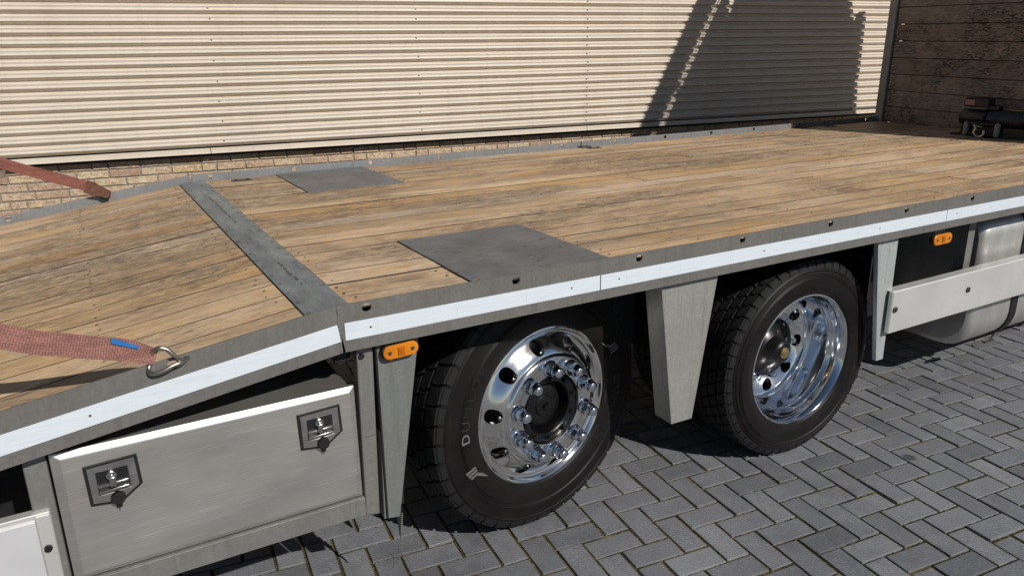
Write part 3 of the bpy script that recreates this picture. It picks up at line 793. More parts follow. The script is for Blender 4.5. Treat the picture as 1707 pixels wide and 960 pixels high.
# rear steered axle wheel
R1 = .4670
w1 = part(empty('wheel', (.7781, .2428, R1-.0015), None, (0, 0, .16)))
WS = 1.018
w1['label'] = 'polished wheel with raised hub face and chrome lug nuts'
tyre(w1, R1, .305, .287, [0, .235, .42, .58, .765, 1.0], 42, 'bold')
rim_front(w1)
for i in range(10):
    a = 2*pi*i/10+.08+.314; link('lug_nut', lug1, w1, (.160*cos(a), -.039, .160*sin(a))).scale = (1.34, 1.08, 1.34)
m = MB(); m.lathe([(.127, .02), (.127, -.022), (.124, -.026), (.100, -.026), (.096, -.022), (.094, .010), (.092, .035), (.060, .045)], 72)
m.lathe([(.078, .045), (.078, .012), (.075, .006), (.068, .003), (.040, .003), (.036, -.002), (.020, -.004), (.016, -.004), (.015, .002), (.0, .002)], 48)
m.cyl((0, .004, 0), .0075, -.018, 'Y', 12)
m.lathe([(.126, .02), (.126, .09), (.20, .11), (.20, .2)], 48)
hub = m.build('hub', 'hub', w1, 35)
bm_ = MB(); bm_.cyl((0, 0, 0), .0115, -.003, 'Y', 12); bm_.prism([(.0085*cos(pi/3*i), .0085*sin(pi/3*i)) for i in range(6)], -.003, -.011, 'Y')
bme = bm_.data('hub_bolt', 'hub')
for i in range(10):
    a = 2*pi*i/10+.25; link('hub_bolt', bme, w1, (.112*cos(a), -.026, .112*sin(a)))
mats = ['letter_light', 'letter', 'letter_dark', 'letter_dark', 'letter_dark', 'letter_dark']
lettering(w1, 'DUNLOP', pi*1.005, .135, .338, -.0145, .044, mats, 1.15)
lettering(w1, 'DUNLOP', pi*.005, .135, .338, -.0142, .044, ['letter_dark']*6, 1.15)
def flash_marks(parent, a, r, y, sgn, mat):
    for q in range(3):           # three bars and one swept tail
        m = MB(); aa = a+sgn*q*.038; p = []
        for da, dr in ((-.012, 0), (.012, .0), (.012, .042-.004*q), (-.012, .042-.004*q)):
            p.append(((r+dr)*cos(aa+da), (r+dr)*sin(aa+da)))
        if sgn < 0: p = p[::-1]
        m.prism(p, y-.0009, y+.002, 'Y')
        link('sidewall_mark', m.data('sidewall_mark', mat), parent)
    m = MB(); aa = a+sgn*.076
    p = [((r+dr)*cos(aa+da*sgn), (r+dr)*sin(aa+da*sgn)) for da, dr in ((0, .0), (.012, .010), (.14, -.022), (.05, -.013))]
    m.prism(p, y-.0009, y+.002, 'Y'); link('sidewall_mark', m.data('sidewall_mark', mat), parent)
flash_marks(w1, pi*1.115, .338, -.0145, 1, 'letter_light'); flash_marks(w1, pi*.115, .338, -.0145, 1, 'letter_light')
# raised fine rings of small moulded text
def tick_ring(parent, r, a0, a1, y, n, h, mat):
    m = MB()
    for i in range(n):
        if random.random() < .2: continue
        a = a0+(a1-a0)*i/n; w = .0022*random.uniform(.5, 1.2)/r
        p = [((r)*cos(a-w), r*sin(a-w)), (r*cos(a+w), r*sin(a+w)), ((r+h)*cos(a+w), (r+h)*sin(a+w)), ((r+h)*cos(a-w), (r+h)*sin(a-w))]
        m.prism(p, y-.0006, y+.002, 'Y')
    link('moulded_text', m.data('moulded_text', mat), parent)
tick_ring(w1, .302, -.25, .35, -.0075, 40, .010, 'letter'); tick_ring(w1, .300, -1.25, -.55, -.0072, 44, .010, 'letter'); tick_ring(w1, .300, 2.0, 2.5, -.0072, 30, .008, 'letter')

# drive axle wheel, dished outer rim and the inner twin
R2 = .4275
w2 = part(empty('wheel', (1.9525, .1140, R2-.0015)))
w2['label'] = 'polished deep dish wheel with black protruding hub'
tyre(w2, R2, .275, .279, [0, .21, .40, .60, .79, 1.0], 50, 'wave')
rim_dish(w2)
m = MB(); m.lathe([(.129, .205), (.108, .196), (.092, .176), (.070, .158), (.056, .150), (.053, .138), (.052, .106), (.050, .101), (.042, .098), (.038, .094)], 64); m.lathe([(.038, .094), (.0, .092)], 32)
m.build('hub', 'hub', w2, 35)
m = MB(); m.lathe([(.024, .094), (.0245, .086), (.022, .083), (.016, .084), (.013, .081), (.006, .081), (.0, .080)], 20)
for i in range(6): a = pi/3*i; m.box(.0165*cos(a)-.003, .0165*cos(a)+.003, .080, .086, .0165*sin(a)-.003, .0165*sin(a)+.003, .001)
m.build('hub_cap', 'bronze', w2, 30)
lug2 = MB(); lug2.lathe([(.021, 0), (.021, -.005), (.017, -.009)], 18); lug2.prism([(.0165*cos(pi/3*i), .0165*sin(pi/3*i)) for i in range(6)], -.006, -.026, 'Y'); lug2.lathe([(.0115, -.026), (.011, -.036), (0, -.037)], 14)
lug2d = lug2.data('lug_nut', 'chrome', 35)
for i in range(10):
    a = 2*pi*i/10; link('lug_nut', lug2d, w2, (.147*cos(a), .200, .147*sin(a)))
lettering(w2, 'AUSTONE', radians(163), .108, .330, -.0145, .036, 'letter_dark', 1.25)
lettering(w2, 'AUSTONE', radians(-17), .108, .330, -.0145, .036, 'letter_dark', 1.25)
tick_ring(w2, .298, -.15, .5, -.0072, 40, .009, 'letter'); tick_ring(w2, .296, 3.15, 3.9, -.0072, 50, .010, 'letter')
w3 = part(empty('wheel', (1.9525, .1140+.34, R2-.0015))); tyre(w3, R2, .275, .279, [0, .21, .40, .60, .79, 1.0], 50, 'wave')
m = MB(); m.lathe([(.28, .0), (.27, .03), (.25, .24), (.13, .2), (.13, -.17)], 64); m.build('rim', 'dish', w3, 30)
w3['label'] = 'inner twin wheel hidden behind the dished wheel'

# ------------------------------------------------------------------ underbody
m = MB(); m.box(-.05, 8.0, .82, .90, .60, .90); m.box(-.05, 8.0, 1.65, 1.73, .60, .90); m.box(-1.9, -.05, .82, .90, .50, .68); m.box(-1.9, -.05, 1.65, 1.73, .50, .68)
for xx in (.4, 1.2, 2.0, 2.8, 3.6, 4.4, 5.2): m.box(xx-.03, xx+.03, .55, 2.49, .84, .93)
part(m.build('chassis_frame', 'black'))
m = MB(); m.cyl((.7781, .45, .46), .065, 1.65, 'Y', 20); m.cyl((1.9525, .40, .43), .085, 1.75, 'Y', 20); m.box(1.78, 2.13, 1.1, 1.45, .26, .6, .05)
part(m.build('axles', 'black', None, 40))
def mudguard(x, z, r, y0, y1, a0, a1):
    m = MB(); n = 20; V = []; F = []
    for i in range(n+1):
        a = a0+(a1-a0)*i/n
        for rr, y in ((r, y0), (r, y1), (r+.006, y1), (r+.006, y0)): V.append((x+rr*cos(a), y, z+rr*sin(a)))
    for i in range(n):
        for q in range(4): F.append((i*4+q, i*4+(q+1) % 4, (i+1)*4+(q+1) % 4, (i+1)*4+q))
    m.mesh(V, F); return part(m.build('mudguard', 'plastic'))
mudguard(.7781, .457, .475, .38, .64, .35, pi-.1); mudguard(1.9525, .43, .455, .42, .84, .25, pi-.25)
# dark equipment boxes and flaps that fill the space between the wheels
m = MB(); m.box(1.22, 1.50, .64, .82, .40, .90, .01); part(m.build('battery_box', 'plastic'))
m = MB(); m.box(.225, .233, .24, .62, .255, .90); part(m.build('mud_flap', 'rubber'))
m = MB(); m.box(2.395, 2.403, .16, .80, .22, .90); part(m.build('mud_flap', 'rubber'))
m = MB(); m.box(2.43, 3.10, .56, .80, .16, .90, .01); part(m.build('side_locker', 'plastic'))
m = MB(); m.box(-1.9, -.70, .30, .8, .45, .80, .01); part(m.build('rear_locker', 'plastic'))

# mudguard brackets hanging from the rail
def bracket(front, mat, depth=.05, y=.03, name='mudguard_bracket'):
    m = MB(); m.prism(front, y, y+.004, 'Y')
    n = len(front)
    # returned flanges along the two long edges
    for (a, b) in ((front[0], front[3]), (front[1], front[2])):
        sx = -1 if a is front[0] else 1
        p0, p1 = Vector((a[0], 0, a[1])), Vector((b[0], 0, b[1]))
        t = .004*sx*-1
        V = [(a[0], y+.0005, a[1]), (b[0], y+.0005, b[1]), (b[0], y+depth, b[1]), (a[0], y+depth, a[1]), (a[0]+t, y+.0005, a[1]), (b[0]+t, y+.0005, b[1]), (b[0]+t, y+depth, b[1]), (a[0]+t, y+depth, a[1])]
        F = [(0, 1, 2, 3), (7, 6, 5, 4), (3, 2, 6, 7), (1, 5, 6, 2), (0, 4, 5, 1), (0, 3, 7, 4)]
        if sx > 0: F = [f[::-1] for f in F]
        m.mesh(V, F)
    return part(m.build(name, mat))
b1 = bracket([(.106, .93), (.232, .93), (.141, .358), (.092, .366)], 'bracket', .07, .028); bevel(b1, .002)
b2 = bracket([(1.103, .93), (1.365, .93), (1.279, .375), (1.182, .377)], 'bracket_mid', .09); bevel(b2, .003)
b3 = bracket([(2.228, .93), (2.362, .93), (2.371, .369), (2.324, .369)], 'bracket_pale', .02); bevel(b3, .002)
m = MB(); m.box(.099, .1035, .022, .06, .37, .915); link('rubber_strip', m.data('rubber_strip', 'rubber'), b1, -TL-b1.location)
m = MB(); m.prism([(.137, .40), (.157, .40), (.157, .345), (.150, .245)], .060, .064, 'Y')
for i in range(15):
    z = .345-.0065*i; x = .1575-.0075*i/15; m.mat = 1; m.box(x-.0035, x+.003, .0565, .060, z-.0014, z+.0014); m.mat = 0
link('spray_brush', m.data('spray_brush', ['rubber', 'bracket']), b1, -TL-b1.location)
# post between locker and bracket
m = MB(); m.prism([(.050, .915), (.097, .915), (.082, .384), (.041, .392)], .034, .074, 'Y'); pst = part(m.build('support_post', 'bracket_dull')); bevel(pst, .004)
m = MB(); m.cyl((.062, .034, .885), .008, -.006, 'Y', 12); link('bolt', m.data('bolt', 'plastic'), pst, -TL-pst.location)
m = MB(); m.box(.058, .088, .0335, .034, .640, .6415); link('plate_joint', m.data('plate_joint', 'dark_screw'), pst, -TL-pst.location)
m = MB(); m.cyl((.012, .10, .895), .026, -.05, 'Y', 24)
for i in range(24): a = 2*pi*i/24; m.box(.012+.024*cos(a)-.002, .012+.024*cos(a)+.002, .046, .06, .895+.024*sin(a)-.002, .895+.024*sin(a)+.002)
m.cyl((.012, .052, .895), .013, -.006, 'Y', 16); part(m.build('rubber_buffer', 'rubber'))

# marker lamps
def lamp(cx, z, y, w, h):
    L = empty('marker_lamp', (cx, y, z)); part(L)
    def pill(w, h, n=10):
        r = h/2; pts = []
        for i in range(n+1): a = -pi/2+pi*i/n; pts.append((w/2-r+r*cos(a), r*sin(a)))
        for i in range(n+1): a = pi/2+pi*i/n; pts.append((-w/2+r+r*cos(a), r*sin(a)))
        return pts
    m = MB(); m.prism(pill(w*1.05, h*1.12), -.006, .006, 'Y'); m.build('lamp_base', 'plastic', L)
    m = MB(); m.prism(pill(w, h), -.016, -.006, 'Y'); bevel(m.build('lens', 'amber', L), .004, 3)
    m = MB(); m.box(-.010, .010, -.019, -.0158, -h*.30, h*.30, .001); m.box(-.006, .006, -.0205, -.018, -h*.12, h*.2, .001); m.build('reflector', 'amber_dark', L)
    for sx in (-1, 1):
        m = MB(); m.cyl((sx*w*.32, -.0155, 0), .0055, -.002, 'Y', 12); m.build('screw', 'dark_screw', L)
    return L
la = lamp(.166, .8885, .018, .104, .040); la['label'] = 'amber marker lamp on the galvanised bracket'; la.rotation_euler = (0, radians(-2), 0)
lb = lamp(2.652, .866, .030, .128, .047); lb['label'] = 'amber marker lamp below the rail near the fuel tank'
m = MB(); m.box(2.61, 2.69, .034, .04, .885, .925); part(m.build('lamp_bracket', 'bracket_dull'))

# side guard plank, its post and the aluminium tank
m = MB(); m.box(2.334, 5.2, 0, .022, .499, .687, .004); sg = part(m.build('side_guard', 'alu'))
m = MB(); m.box(2.336, 5.2, .002, .05, .682, .6862, .001); link('guard_lip', m.data('guard_lip', 'alu'), sg, -TL-sg.location)
for bx in (2.357, 2.877, 3.40, 4.3): 
    m = MB(); m.cyl((bx, .0005, .606), .0125, -.007, 'Y', 16); m.cyl((bx, -.006, .606), .006, -.004, 'Y', 6); link('bolt', m.data('bolt', 'dark_screw'), sg, -TL-sg.location)
m = MB(); m.box(2.990, 3.040, .10, .104, .53, .92); m.box(2.990, 2.994, .104, .15, .53, .92); gp = part(m.build('guard_post', 'bracket_dull'))
def tank():
    y0, y1, z0, z1, r = .115, .74, .19, .885, .10; pts = []
    for cy, cz, a0 in ((y0+r, z1-r, pi/2), (y0+.16, z0+.16, pi), (y1-r, z0+r, 1.5*pi), (y1-r, z1-r, 0)):
        rr = .16 if cz < .4 and cy < .4 else r
        for i in range(9): a = a0+pi/2*i/8; pts.append((cy+rr*cos(a), cz+rr*sin(a)))
    x0, x1, e = 3.17, 4.75, .045
    cyc, czc = (y0+y1)/2, (z0+z1)/2; V = []; n = len(pts); rings = []
    for x, s in ((x0, .90), (x0+.006, .935), (x0+.02, .975), (x0+e, 1.0), (x1-e, 1.0), (x1-.01, .96), (x1, .90)):
        V += [(x, cyc+(p_[0]-cyc)*s, czc+(p_[1]-czc)*s) for p_ in pts]
    F = [tuple(range(n)), tuple(range(6*n, 7*n))[::-1]]
    for l in range(6):
        for i in range(n): j = (i+1) % n; F.append((l*n+i, (l+1)*n+i, (l+1)*n+j, l*n+j)[::-1])
    m = MB(); m.mesh(V, F); o = part(m.build('fuel_tank', 'tank', None, 40))
    for sx in (3.50, 4.40):
        b = MB(); V = []
        for x in (sx, sx+.055):
            for s in (1.004, 1.022): V += [(x, cyc+(p_[0]-cyc)*s, czc+(p_[1]-czc)*s) for p_ in pts]
        F = []
        for i in range(n):
            j = (i+1) % n; F += [(n+i, n+j, 3*n+j, 3*n+i), (i, n+i, n+j, j)[::-1], (2*n+i, 3*n+i, 3*n+j, 2*n+j)]
        b.mesh(V, F); link('tank_strap', b.data('tank_strap', 'plastic', 40), o, -TL-o.location)
    b = MB(); b.tube([(3.53, .16, .30), (3.50, .17, .20), (3.45, .19, .175), (3.38, .20, .16)], .006, 8); b.box(3.44, 3.52, .17, .19, .17, .178); link('strap_tensioner', b.data('strap_tensioner', 'dark_screw'), o, -TL-o.location)
    return o
tank()

# ------------------------------------------------------------------ stainless locker
def toolbox():
    Y = .030; x0, x1, z0, z1 = -.688, .036, .462, .803
    m = MB(); m.box(x0+.012, x1-.008, Y+.022, .56, z0+.004, z1-.006); b = part(m.build('tool_locker', 'steel')); bevel(b, .004)
    b['label'] = 'brushed stainless tool locker under the ramp'
    d = MB(); i = .021; yb, yf = Y+.020, Y
    o_ = [(x0, z0), (x1, z0), (x1, z1), (x0, z1)]; n_ = [(x0+i, z0+.012), (x1-i*.75, z0+.012), (x1-i*.75, z1-.0165), (x0+i, z1-.0165)]
    V = [(p_[0], yb, p_[1]) for p_ in o_]+[(p_[0], Y+.0065, p_[1]) for p_ in o_]+[(p_[0], yf, p_[1]) for p_ in n_]
    F = [(8, 9, 10, 11)]
    for a in range(4):
        c = (a+1) % 4; F += [(a, c, 4+c, 4+a), (4+a, 4+c, 8+c, 8+a)]
    F.append((3, 2, 1, 0)); d.mesh(V, F)
    dr = link('locker_door', d.data('locker_door', 'steel'), b, -TL-b.location); bevel(dr, .002, 2, 15)
    def lat(cx, cz):
        off = -TL-b.location
        pen = [(-.054, .055), (.054, .055), (.056, -.022), (.018, -.052), (-.016, -.052), (-.056, -.040)]
        pen = [(-.054, .052), (.054, .056), (.057, -.020), (.010, -.054), (-.052, -.046)]
        g = lambda s, q=pen: [(cx+p_[0]*s, cz+p_[1]*s) for p_ in q]
        f = MB(); f.prism(g(1.07), Y-.005, Y+.004, 'Y'); bevel(link('latch_gasket', f.data('latch_gasket', 'plastic'), b, off), .0015)
        # plate with a rectangular pan pressed into it
        pl = MB(); op = g(.93); r0, r1, s0, s1 = cx-.036, cx+.036, cz-.026, cz+.036
        inner = [(r0, s1), (r1, s1+.001), (r1+.001, s0+.004), (cx+.004, s0), (r0, s0)]
        yt, yd = Y-.0065, Y+.012
        V = [(p_[0], yt, p_[1]) for p_ in op]+[(p_[0], yt, p_[1]) for p_ in inner]
        F = [(q, (q+1) % 5, 5+(q+1) % 5, 5+q) for q in range(5)]
        pl.mesh(V, F)
        V = [(p_[0], yt+.0001, p_[1]) for p_ in inner]+[(cx+(p_[0]-cx)*.9, yt+.0028, cz+.004+(p_[1]-cz-.004)*.9) for p_ in inner]
        pl.mesh(V, [(q, (q+1) % 5, 5+(q+1) % 5, 5+q) for q in range(5)]+[(5, 6, 7, 8, 9)])
        V = [(p_[0], yt, p_[1]) for p_ in op]+[(p_[0]*1.0, Y-.0035, p_[1]) for p_ in g(.96)]
        pl.mesh(V, [(q, 5+q, 5+(q+1) % 5, (q+1) % 5) for q in range(5)])
        link('latch_plate', pl.data('latch_plate', 'recess'), b, off)
        h = MB(); h.cyl((cx-.002, Y-.004, cz+.022), .0125, -.010, 'Y', 20, .0115); h.box(cx-.0085, cx+.0065, Y-.020, Y-.006, cz-.006, cz+.022, .003); h.cyl((cx-.002, Y-.0145, cz+.020), .006, -.003, 'Y', 12)
        bar = [(r0+.003, cz-.006), (r1-.003, cz-.003), (r1-.003, cz+.004), (r0+.003, cz+.001)]; h.prism(bar, Y-.010, Y-.004, 'Y')
        bar = [(r0+.002, cz-.020), (r1-.002, cz-.016), (r1-.004, cz-.009), (r0+.004, cz-.013)]; h.prism(bar, Y-.0145, Y-.004, 'Y')
        bevel(link('latch_handle', h.data('latch_handle', 'latch_metal', 40), b, off), .0015)
        c = MB(); c.cyl((cx+.004, Y-.006, cz-.040), .0165, -.012, 'Y', 22, .015); c.box(cx-.003, cx+.010, Y-.010, Y-.005, cz-.068, cz-.05, .002); c.box(cx+.002, cx+.0035, Y-.009, Y-.007, cz-.076, cz-.066)
        bevel(link('lock_cap', c.data('lock_cap', 'plastic', 40), b, off), .002)
    lat(-.569, .701); lat(-.069, .704)
    return b
toolbox()
m = MB(); m.box(-.72, .040, .030, .036, .397, .455); m.box(-.72, .040, .036, .10, .450, .455); lf = part(m.build('locker_frame', 'bracket_dull')); bevel(lf, .002)
m = MB(); m.box(-.742, -.694, .044, .09, .40, .92); bevel(part(m.build('support_post', 'bracket_dull')), .004)
# light panel left of the locker
m = MB(); m.box(-1.9, -.7385, .018, .034, .47, .654, .002); wp = part(m.build('side_panel', 'white_panel'))
m = MB(); m.box(-1.9, -.7075, .0255, .055, .468, .668, .002); link('panel_frame', m.data('panel_frame', 'alu'), wp, -TL-wp.location)
m = MB(); m.box(-.7375, -.7085, .021, .0255, .472, .664, .0015); link('panel_frame_edge', m.data('panel_frame_edge', 'alu'), wp, -TL-wp.location)
m = MB(); m.cyl((-.7245, .021, .578), .0092, -.006, 'Y', 20, .008); link('bolt', m.data('bolt', 'plastic'), wp, -TL-wp.location)

# ------------------------------------------------------------------ headboard
HB = empty('headboard', (LEN, WID, DZ)); HBM = HB.location.copy(); part(HB); HB.rotation_euler = (radians(.9), 0, radians(-8.8))
m = MB()
HT = 2.93                            # height above the deck; unseen upper part sized for its wall shadow
m.box(-.02, .06, -.075, .005, -.06, HT, .004); m.box(-.02, .06, -WID-.005, -WID+.075, -.06, HT, .004); m.box(.036, .06, -1.31, -1.24, 0, HT)
m.box(-.01, .06, -WID+.075, -.075, HT-.05, HT)
m.build('headboard_frame', 'headpost', HB)
hp = .1335; hpm = MB(); hpm.box(0, .032, -(WID-.16)/2, (WID-.16)/2, .0018, hp-.0018, .004); hpd = hpm.data('plank', 'head_wood')
bl = MB(); bl.cyl((0, 0, 0), .0055, -.004, 'X', 10); bld_ = bl.data('bolt', 'screw')
for i in range(21):
    if i in (18,): continue         # open slot, unseen, added to throw a slit of light on the wall
    link('plank', hpd, HB, (random.gauss(0, .0012), -WID/2, i*hp), (0, 0, random.gauss(0, .0006)))
    link('bolt', bld_, HB, (-.002, -.105, (i+.5)*hp)); link('bolt', bld_, HB, (-.002, -WID+.105, (i+.5)*hp))
m = MB(); m.box(.0335, .0355, -WID+.075, -.13, 0, 8.5*hp); m.box(.0335, .0355, -WID+.075, -.078, 0, 4.6*hp); m.box(.0336, .0354, -WID+.075, -.078, 6.5*hp, 17.98*hp); m.build('seam_shade_sheet', 'black', HB)  # added black sheet puts shade into the plank seams and blocks light slivers
m = MB(); m.box(.012, .020, -WID+.075, -.075, 18.42*hp, 18.54*hp); m.build('light_splitter_bar', 'headpost', HB)  # unseen bar added to split the light through the slot in two
m = MB(); m.box(.004, .028, -WID+.075, -.075, 21.02*hp, HT-.05); m.build('top_board', 'headpost', HB)

# winch at the foot of the headboard
W = empty('winch', (5.27, 1.30, DZ)); part(W); W['label'] = 'black electric winch with cable drum and hook'
m = MB(); m.box(-.10, .12, -.30, .27, 0, .012, .003); m.box(-.085, -.075, -.26, .20, .012, .07); m.box(.09, .1, -.30, .27, .012, .09); m.build('mounting_plate', 'black', W)
m = MB(); m.lathe([(0, 0), (.052, 0), (.058, .006), (.058, .165), (.05, .178), (0, .178)][::-1], 28, Matrix.Translation((0, .07, .125))); m.lathe([(0, 0), (.066, 0), (.07, .008), (.07, .018), (0, .018)][::-1], 28, Matrix.Translation((0, .052, .125))); m.build('motor', 'black', W, 35)
m = MB(); m.lathe([(0, 0), (.066, 0), (.07, .006), (.07, .11), (.06, .125), (0, .125)][::-1], 28, Matrix.Translation((0, -.33, .125))); m.build('gearbox', 'black', W, 35)
m = MB(); prof = []
for i in range(22): prof += [(.050, -.205+i*.0115), (.056, -.2015+i*.0115), (.0575, -.199+i*.0115), (.056, -.1965+i*.0115)]
m.lathe(prof, 28, Matrix.Translation((0, 0, .125))); m.build('cable_drum', 'rope', W, 40)
m = MB(); 
for yy, zz in ((-.13, .185), (-.13, .07)): m.cyl((.045, -.21, zz), .009, .27, 'Y', 10)
m.build('tie_rod', 'bronze', W, 40)
m = MB(); m.box(-.05, .05, .05, .225, .20, .265, .008); m.box(-.03, .03, -.02, .06, .185, .215, .004); m.build('control_box', 'black', W)
m = MB(); m.box(-.0525, -.0498, .145, .215, .214, .252); m.build('warning_label', 'red_label', W)
for yy in (.145, -.075):
    m = MB(); m.cyl((-.108, yy, .012), .019, .085, 'Z', 16); m.cyl((-.108, yy, .008), .011, .095, 'Z', 10); m.build('fairlead_roller', 'farrail', W, 40)
m = MB(); m.cyl((-.108, -.08, .018), .013, .23, 'Y', 14); m.cyl((-.108, -.08, .090), .013, .23, 'Y', 14); m.build('fairlead_bar', 'black', W, 40)
m = MB(); m.tube([(-.135, .075, .085), (-.145, .055, .062), (-.15, .062, .035), (-.15, .045, .012), (-.15, .015, .006), (-.15, -.008, .022), (-.15, -.006, .050)], .0085, 10); m.tube([(-.11, .03, .07), (-.125, .05, .075), (-.138, .08, .083)], .006, 8); m.build('hook', 'zinc', W, 50)

# recessed lashing points beside the far rail
for xx in (.24, 2.56, 4.95):
    m = MB(); m.box(xx-.05, xx+.05, 2.42, 2.47, DZ-.0006, DZ+.0024, .001); m.cyl((xx-.03, 2.445, DZ+.002), .008, .006, 'Z', 10); m.cyl((xx+.03, 2.445, DZ+.002), .008, .006, 'Z', 10)
    link('lashing_point', m.data('lashing_point', 'dark_screw'), deck, -TL-deck.location)

# ------------------------------------------------------------------ cab in front of the headboard
CAB = empty('cab', (5.95, 1.275, .4)); part(CAB)
prof = [(0, .35), (0, 3.45), (.2, 3.6), (.9, 3.62), (1.35, 3.45), (1.62, 2.6), (1.80, 1.9), (1.88, .9), (1.88, .05), (1.55, .05), (1.45, .45), (1.1, .62), (.65, .62), (.35, .45), (.3, .25)]
prof = [(x*.87, z) for x, z in prof]
m = MB(); m.prism(prof, -1.22, 1.22, 'Y'); bevel(m.build('cab_body', 'cab_paint', CAB), .06, 4, 20)
m = MB(); m.mesh([(1.445, -1.05, 2.55), (1.445, 1.05, 2.55), (1.595, 1.1, 1.85), (1.595, -1.1, 1.85)], [(3, 2, 1, 0)][::1]); m.build('windscreen', 'glass', CAB)
for sy in (-1, 1):
    m = MB(); m.prism([(.6, 1.85), (.6, 2.5), (1.2, 2.5), (1.4, 1.85)], sy*1.215, sy*1.225, 'Y'); m.build('side_window', 'glass', CAB)
    m = MB(); m.box(1.34, 1.48, sy*1.42-.11, sy*1.42+.11, 1.75, 2.45, .03); m.box(1.38, 1.42, min(sy*1.2, sy*1.34), max(sy*1.2, sy*1.34), 2.36, 2.40); m.box(1.38, 1.42, min(sy*1.2, sy*1.34), max(sy*1.2, sy*1.34), 1.82, 1.86); m.build('mirror', 'plastic', CAB)
fw_ = part(empty('wheel', (6.83, .06, .46))); tyre(fw_, .4615, .305, .283, [0, .235, .42, .58, .765, 1.0], 42, 'bold'); fr = MB(); fr.lathe([(.283, .02), (.25, .03), (.19, -.03), (.0, -.04)], 48); fr.build('rim', 'rim', fw_, 30)
fw_['label'] = 'front wheel below the cab'
# folded loading ramps at the tail
for yy in (.12, 1.55):
    m = MB(); m.box(-2.02, -1.97, yy, yy+.06, .75, 2.2, .004); m.box(-2.02, -1.97, yy+.82, yy+.88, .75, 2.2, .004)
    for i in range(9): m.box(-2.015, -1.975, yy+.06, yy+.82, .85+i*.155, .89+i*.155)
    part(m.build('loading_ramp', 'bracket_dull'))

# ------------------------------------------------------------------ lashing straps
def strap(root, path, width, wvec, mat, thick=.0026, nseg=40):
    pts = [Vector(p) for p in path]; q = []
    n = len(pts)
    for i in range(n-1):
        p0, p1, p2, p3 = pts[max(i-1, 0)], pts[i], pts[i+1], pts[min(i+2, n-1)]
        for j in range(12):
            t = j/12; q.append(.5*((2*p1)+(p2-p0)*t+(2*p0-5*p1+4*p2-p3)*t*t+(3*p1-p0-3*p2+p3)*t**3))
    q.append(pts[-1]); N = len(q); V = []; F = []; uv = []; dist = 0; K = 8
    for i, p in enumerate(q):
        if i: dist += (q[i]-q[i-1]).length
        t = (q[min(i+1, N-1)]-q[max(i-1, 0)]).normalized(); f = i/(N-1)
        w = Vector(wvec(f)); w = (w-t*w.dot(t)).normalized(); nn = t.cross(w).normalized()
        wd = width(f)
        for s in (1, -1):
            for j in range(K+1):
                e = (j/K-.5)*s; V.append(p+w*(wd*e)+nn*(thick*.5*s)+nn*(.0014*sin(f*21+e*5))); uv.append((dist, (e+.5)*.05))
    C = 2*(K+1)
    for i in range(N-1):
        for j in range(C): F.append((i*C+j, (i+1)*C+j, (i+1)*C+(j+1) % C, i*C+(j+1) % C))
    F += [tuple(range(C)), tuple(range((N-1)*C, N*C))[::-1]]
    me = bpy.data.meshes.new('webbing'); me.from_pydata([tuple(v-root.location) for v in V], [], F); me.materials.append(M[mat]); me.update()
    ul = me.uv_layers.new(name='UVMap')
    for l in me.loops: ul.data[l.index].uv = uv[l.vertex_index]
    return link('webbing', me, root)
def local(root, mb_): mb_.v = [tuple(Vector(v)-root.location) for v in mb_.v]; return mb_
S1 = empty('lashing_strap', (-.43, -.005, .985))
tag(S1, 'faded red brown lashing strap with double wire hook on the near rail', 'strap', 'lashing straps')
def wid1(f): return .052 if f > .16 else .034+.018*f/.16
strap(S1, [(-.437, -.004, 1.004), (-.50, -.008, 1.036), (-.60, -.007, 1.068), (-.74, -.002, 1.122), (-1.2, .03, 1.36), (-1.97, .10, 1.86)], wid1, lambda f: (.45, .12, .87), 'web')
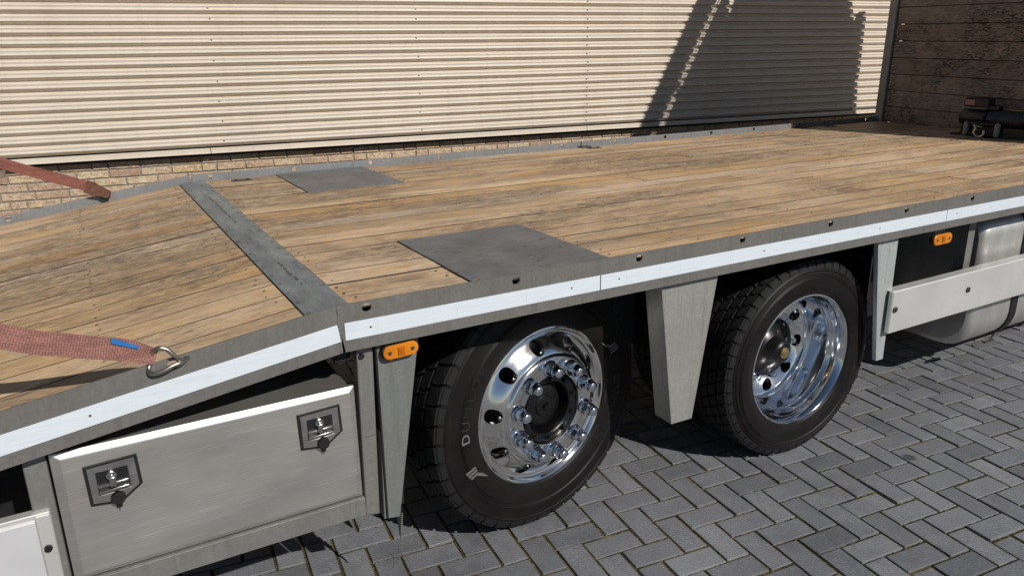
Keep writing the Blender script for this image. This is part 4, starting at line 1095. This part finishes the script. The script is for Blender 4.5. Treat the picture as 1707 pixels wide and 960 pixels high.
m = MB(); m.tube([(-.362, .010, .9895), (-.374, -.002, .9885), (-.388, -.016, .992), (-.400, -.019, 1.006), (-.412, -.017, 1.022), (-.428, -.014, 1.0275), (-.441, -.006, 1.020), (-.443, .003, 1.004), (-.452, .002, .985), (-.456, -.006, .974), (-.448, -.016, .9695), (-.425, -.021, .974), (-.405, -.020, .981), (-.388, -.016, .983), (-.374, -.004, .984), (-.362, .010, .985)], .0052, 10, 4)
local(S1, m).build('hook', 'zinc', S1, 60)
m = MB(); m.mesh([(-.520, -.0125, 1.071), (-.468, -.0125, 1.040), (-.470, -.0125, 1.033), (-.522, -.0125, 1.058), (-.520, -.0105, 1.071), (-.468, -.0105, 1.040), (-.470, -.0105, 1.033), (-.522, -.0105, 1.058)], [(3, 2, 1, 0), (4, 5, 6, 7), (0, 1, 5, 4), (2, 3, 7, 6), (1, 2, 6, 5), (3, 0, 4, 7)])
local(S1, m).build('stitched_tag', 'blue_tag', S1)
S2 = empty('lashing_strap', (-.41, 2.53, .99))
tag(S2, 'red lashing strap with folded brown end on the far rail', 'strap', 'lashing straps')
strap(S2, [(-.47, 2.515, 1.028), (-.55, 2.512, 1.066), (-.83, 2.50, 1.187), (-1.3, 2.48, 1.42), (-1.97, 2.43, 1.86)], lambda f: .052, lambda f: (.45, .05, .87), 'web_far')
o = strap(S2, [(-.398, 2.518, .990), (-.43, 2.515, 1.006), (-.475, 2.513, 1.030), (-.50, 2.511, 1.042)], lambda f: .03+.035*min(1, f*1.6), lambda f: (.5, .1, .8), 'web_end', .006); o.name = 'sewn_end'
m = MB(); m.tube([(-.40, 2.556, .998), (-.402, 2.535, .990), (-.41, 2.522, .975), (-.43, 2.52, .978), (-.45, 2.522, .995), (-.455, 2.53, 1.01)], .010, 8, 3); local(S2, m).build('hook', 'black', S2, 50)
m = MB(); m.box(-.845, -.825, 2.475, 2.52, 1.225, 1.25, .003); m.box(-.85, -.82, 2.475, 2.52, 1.12, 1.15, .003); local(S2, m).build('buckle', 'zinc', S2)
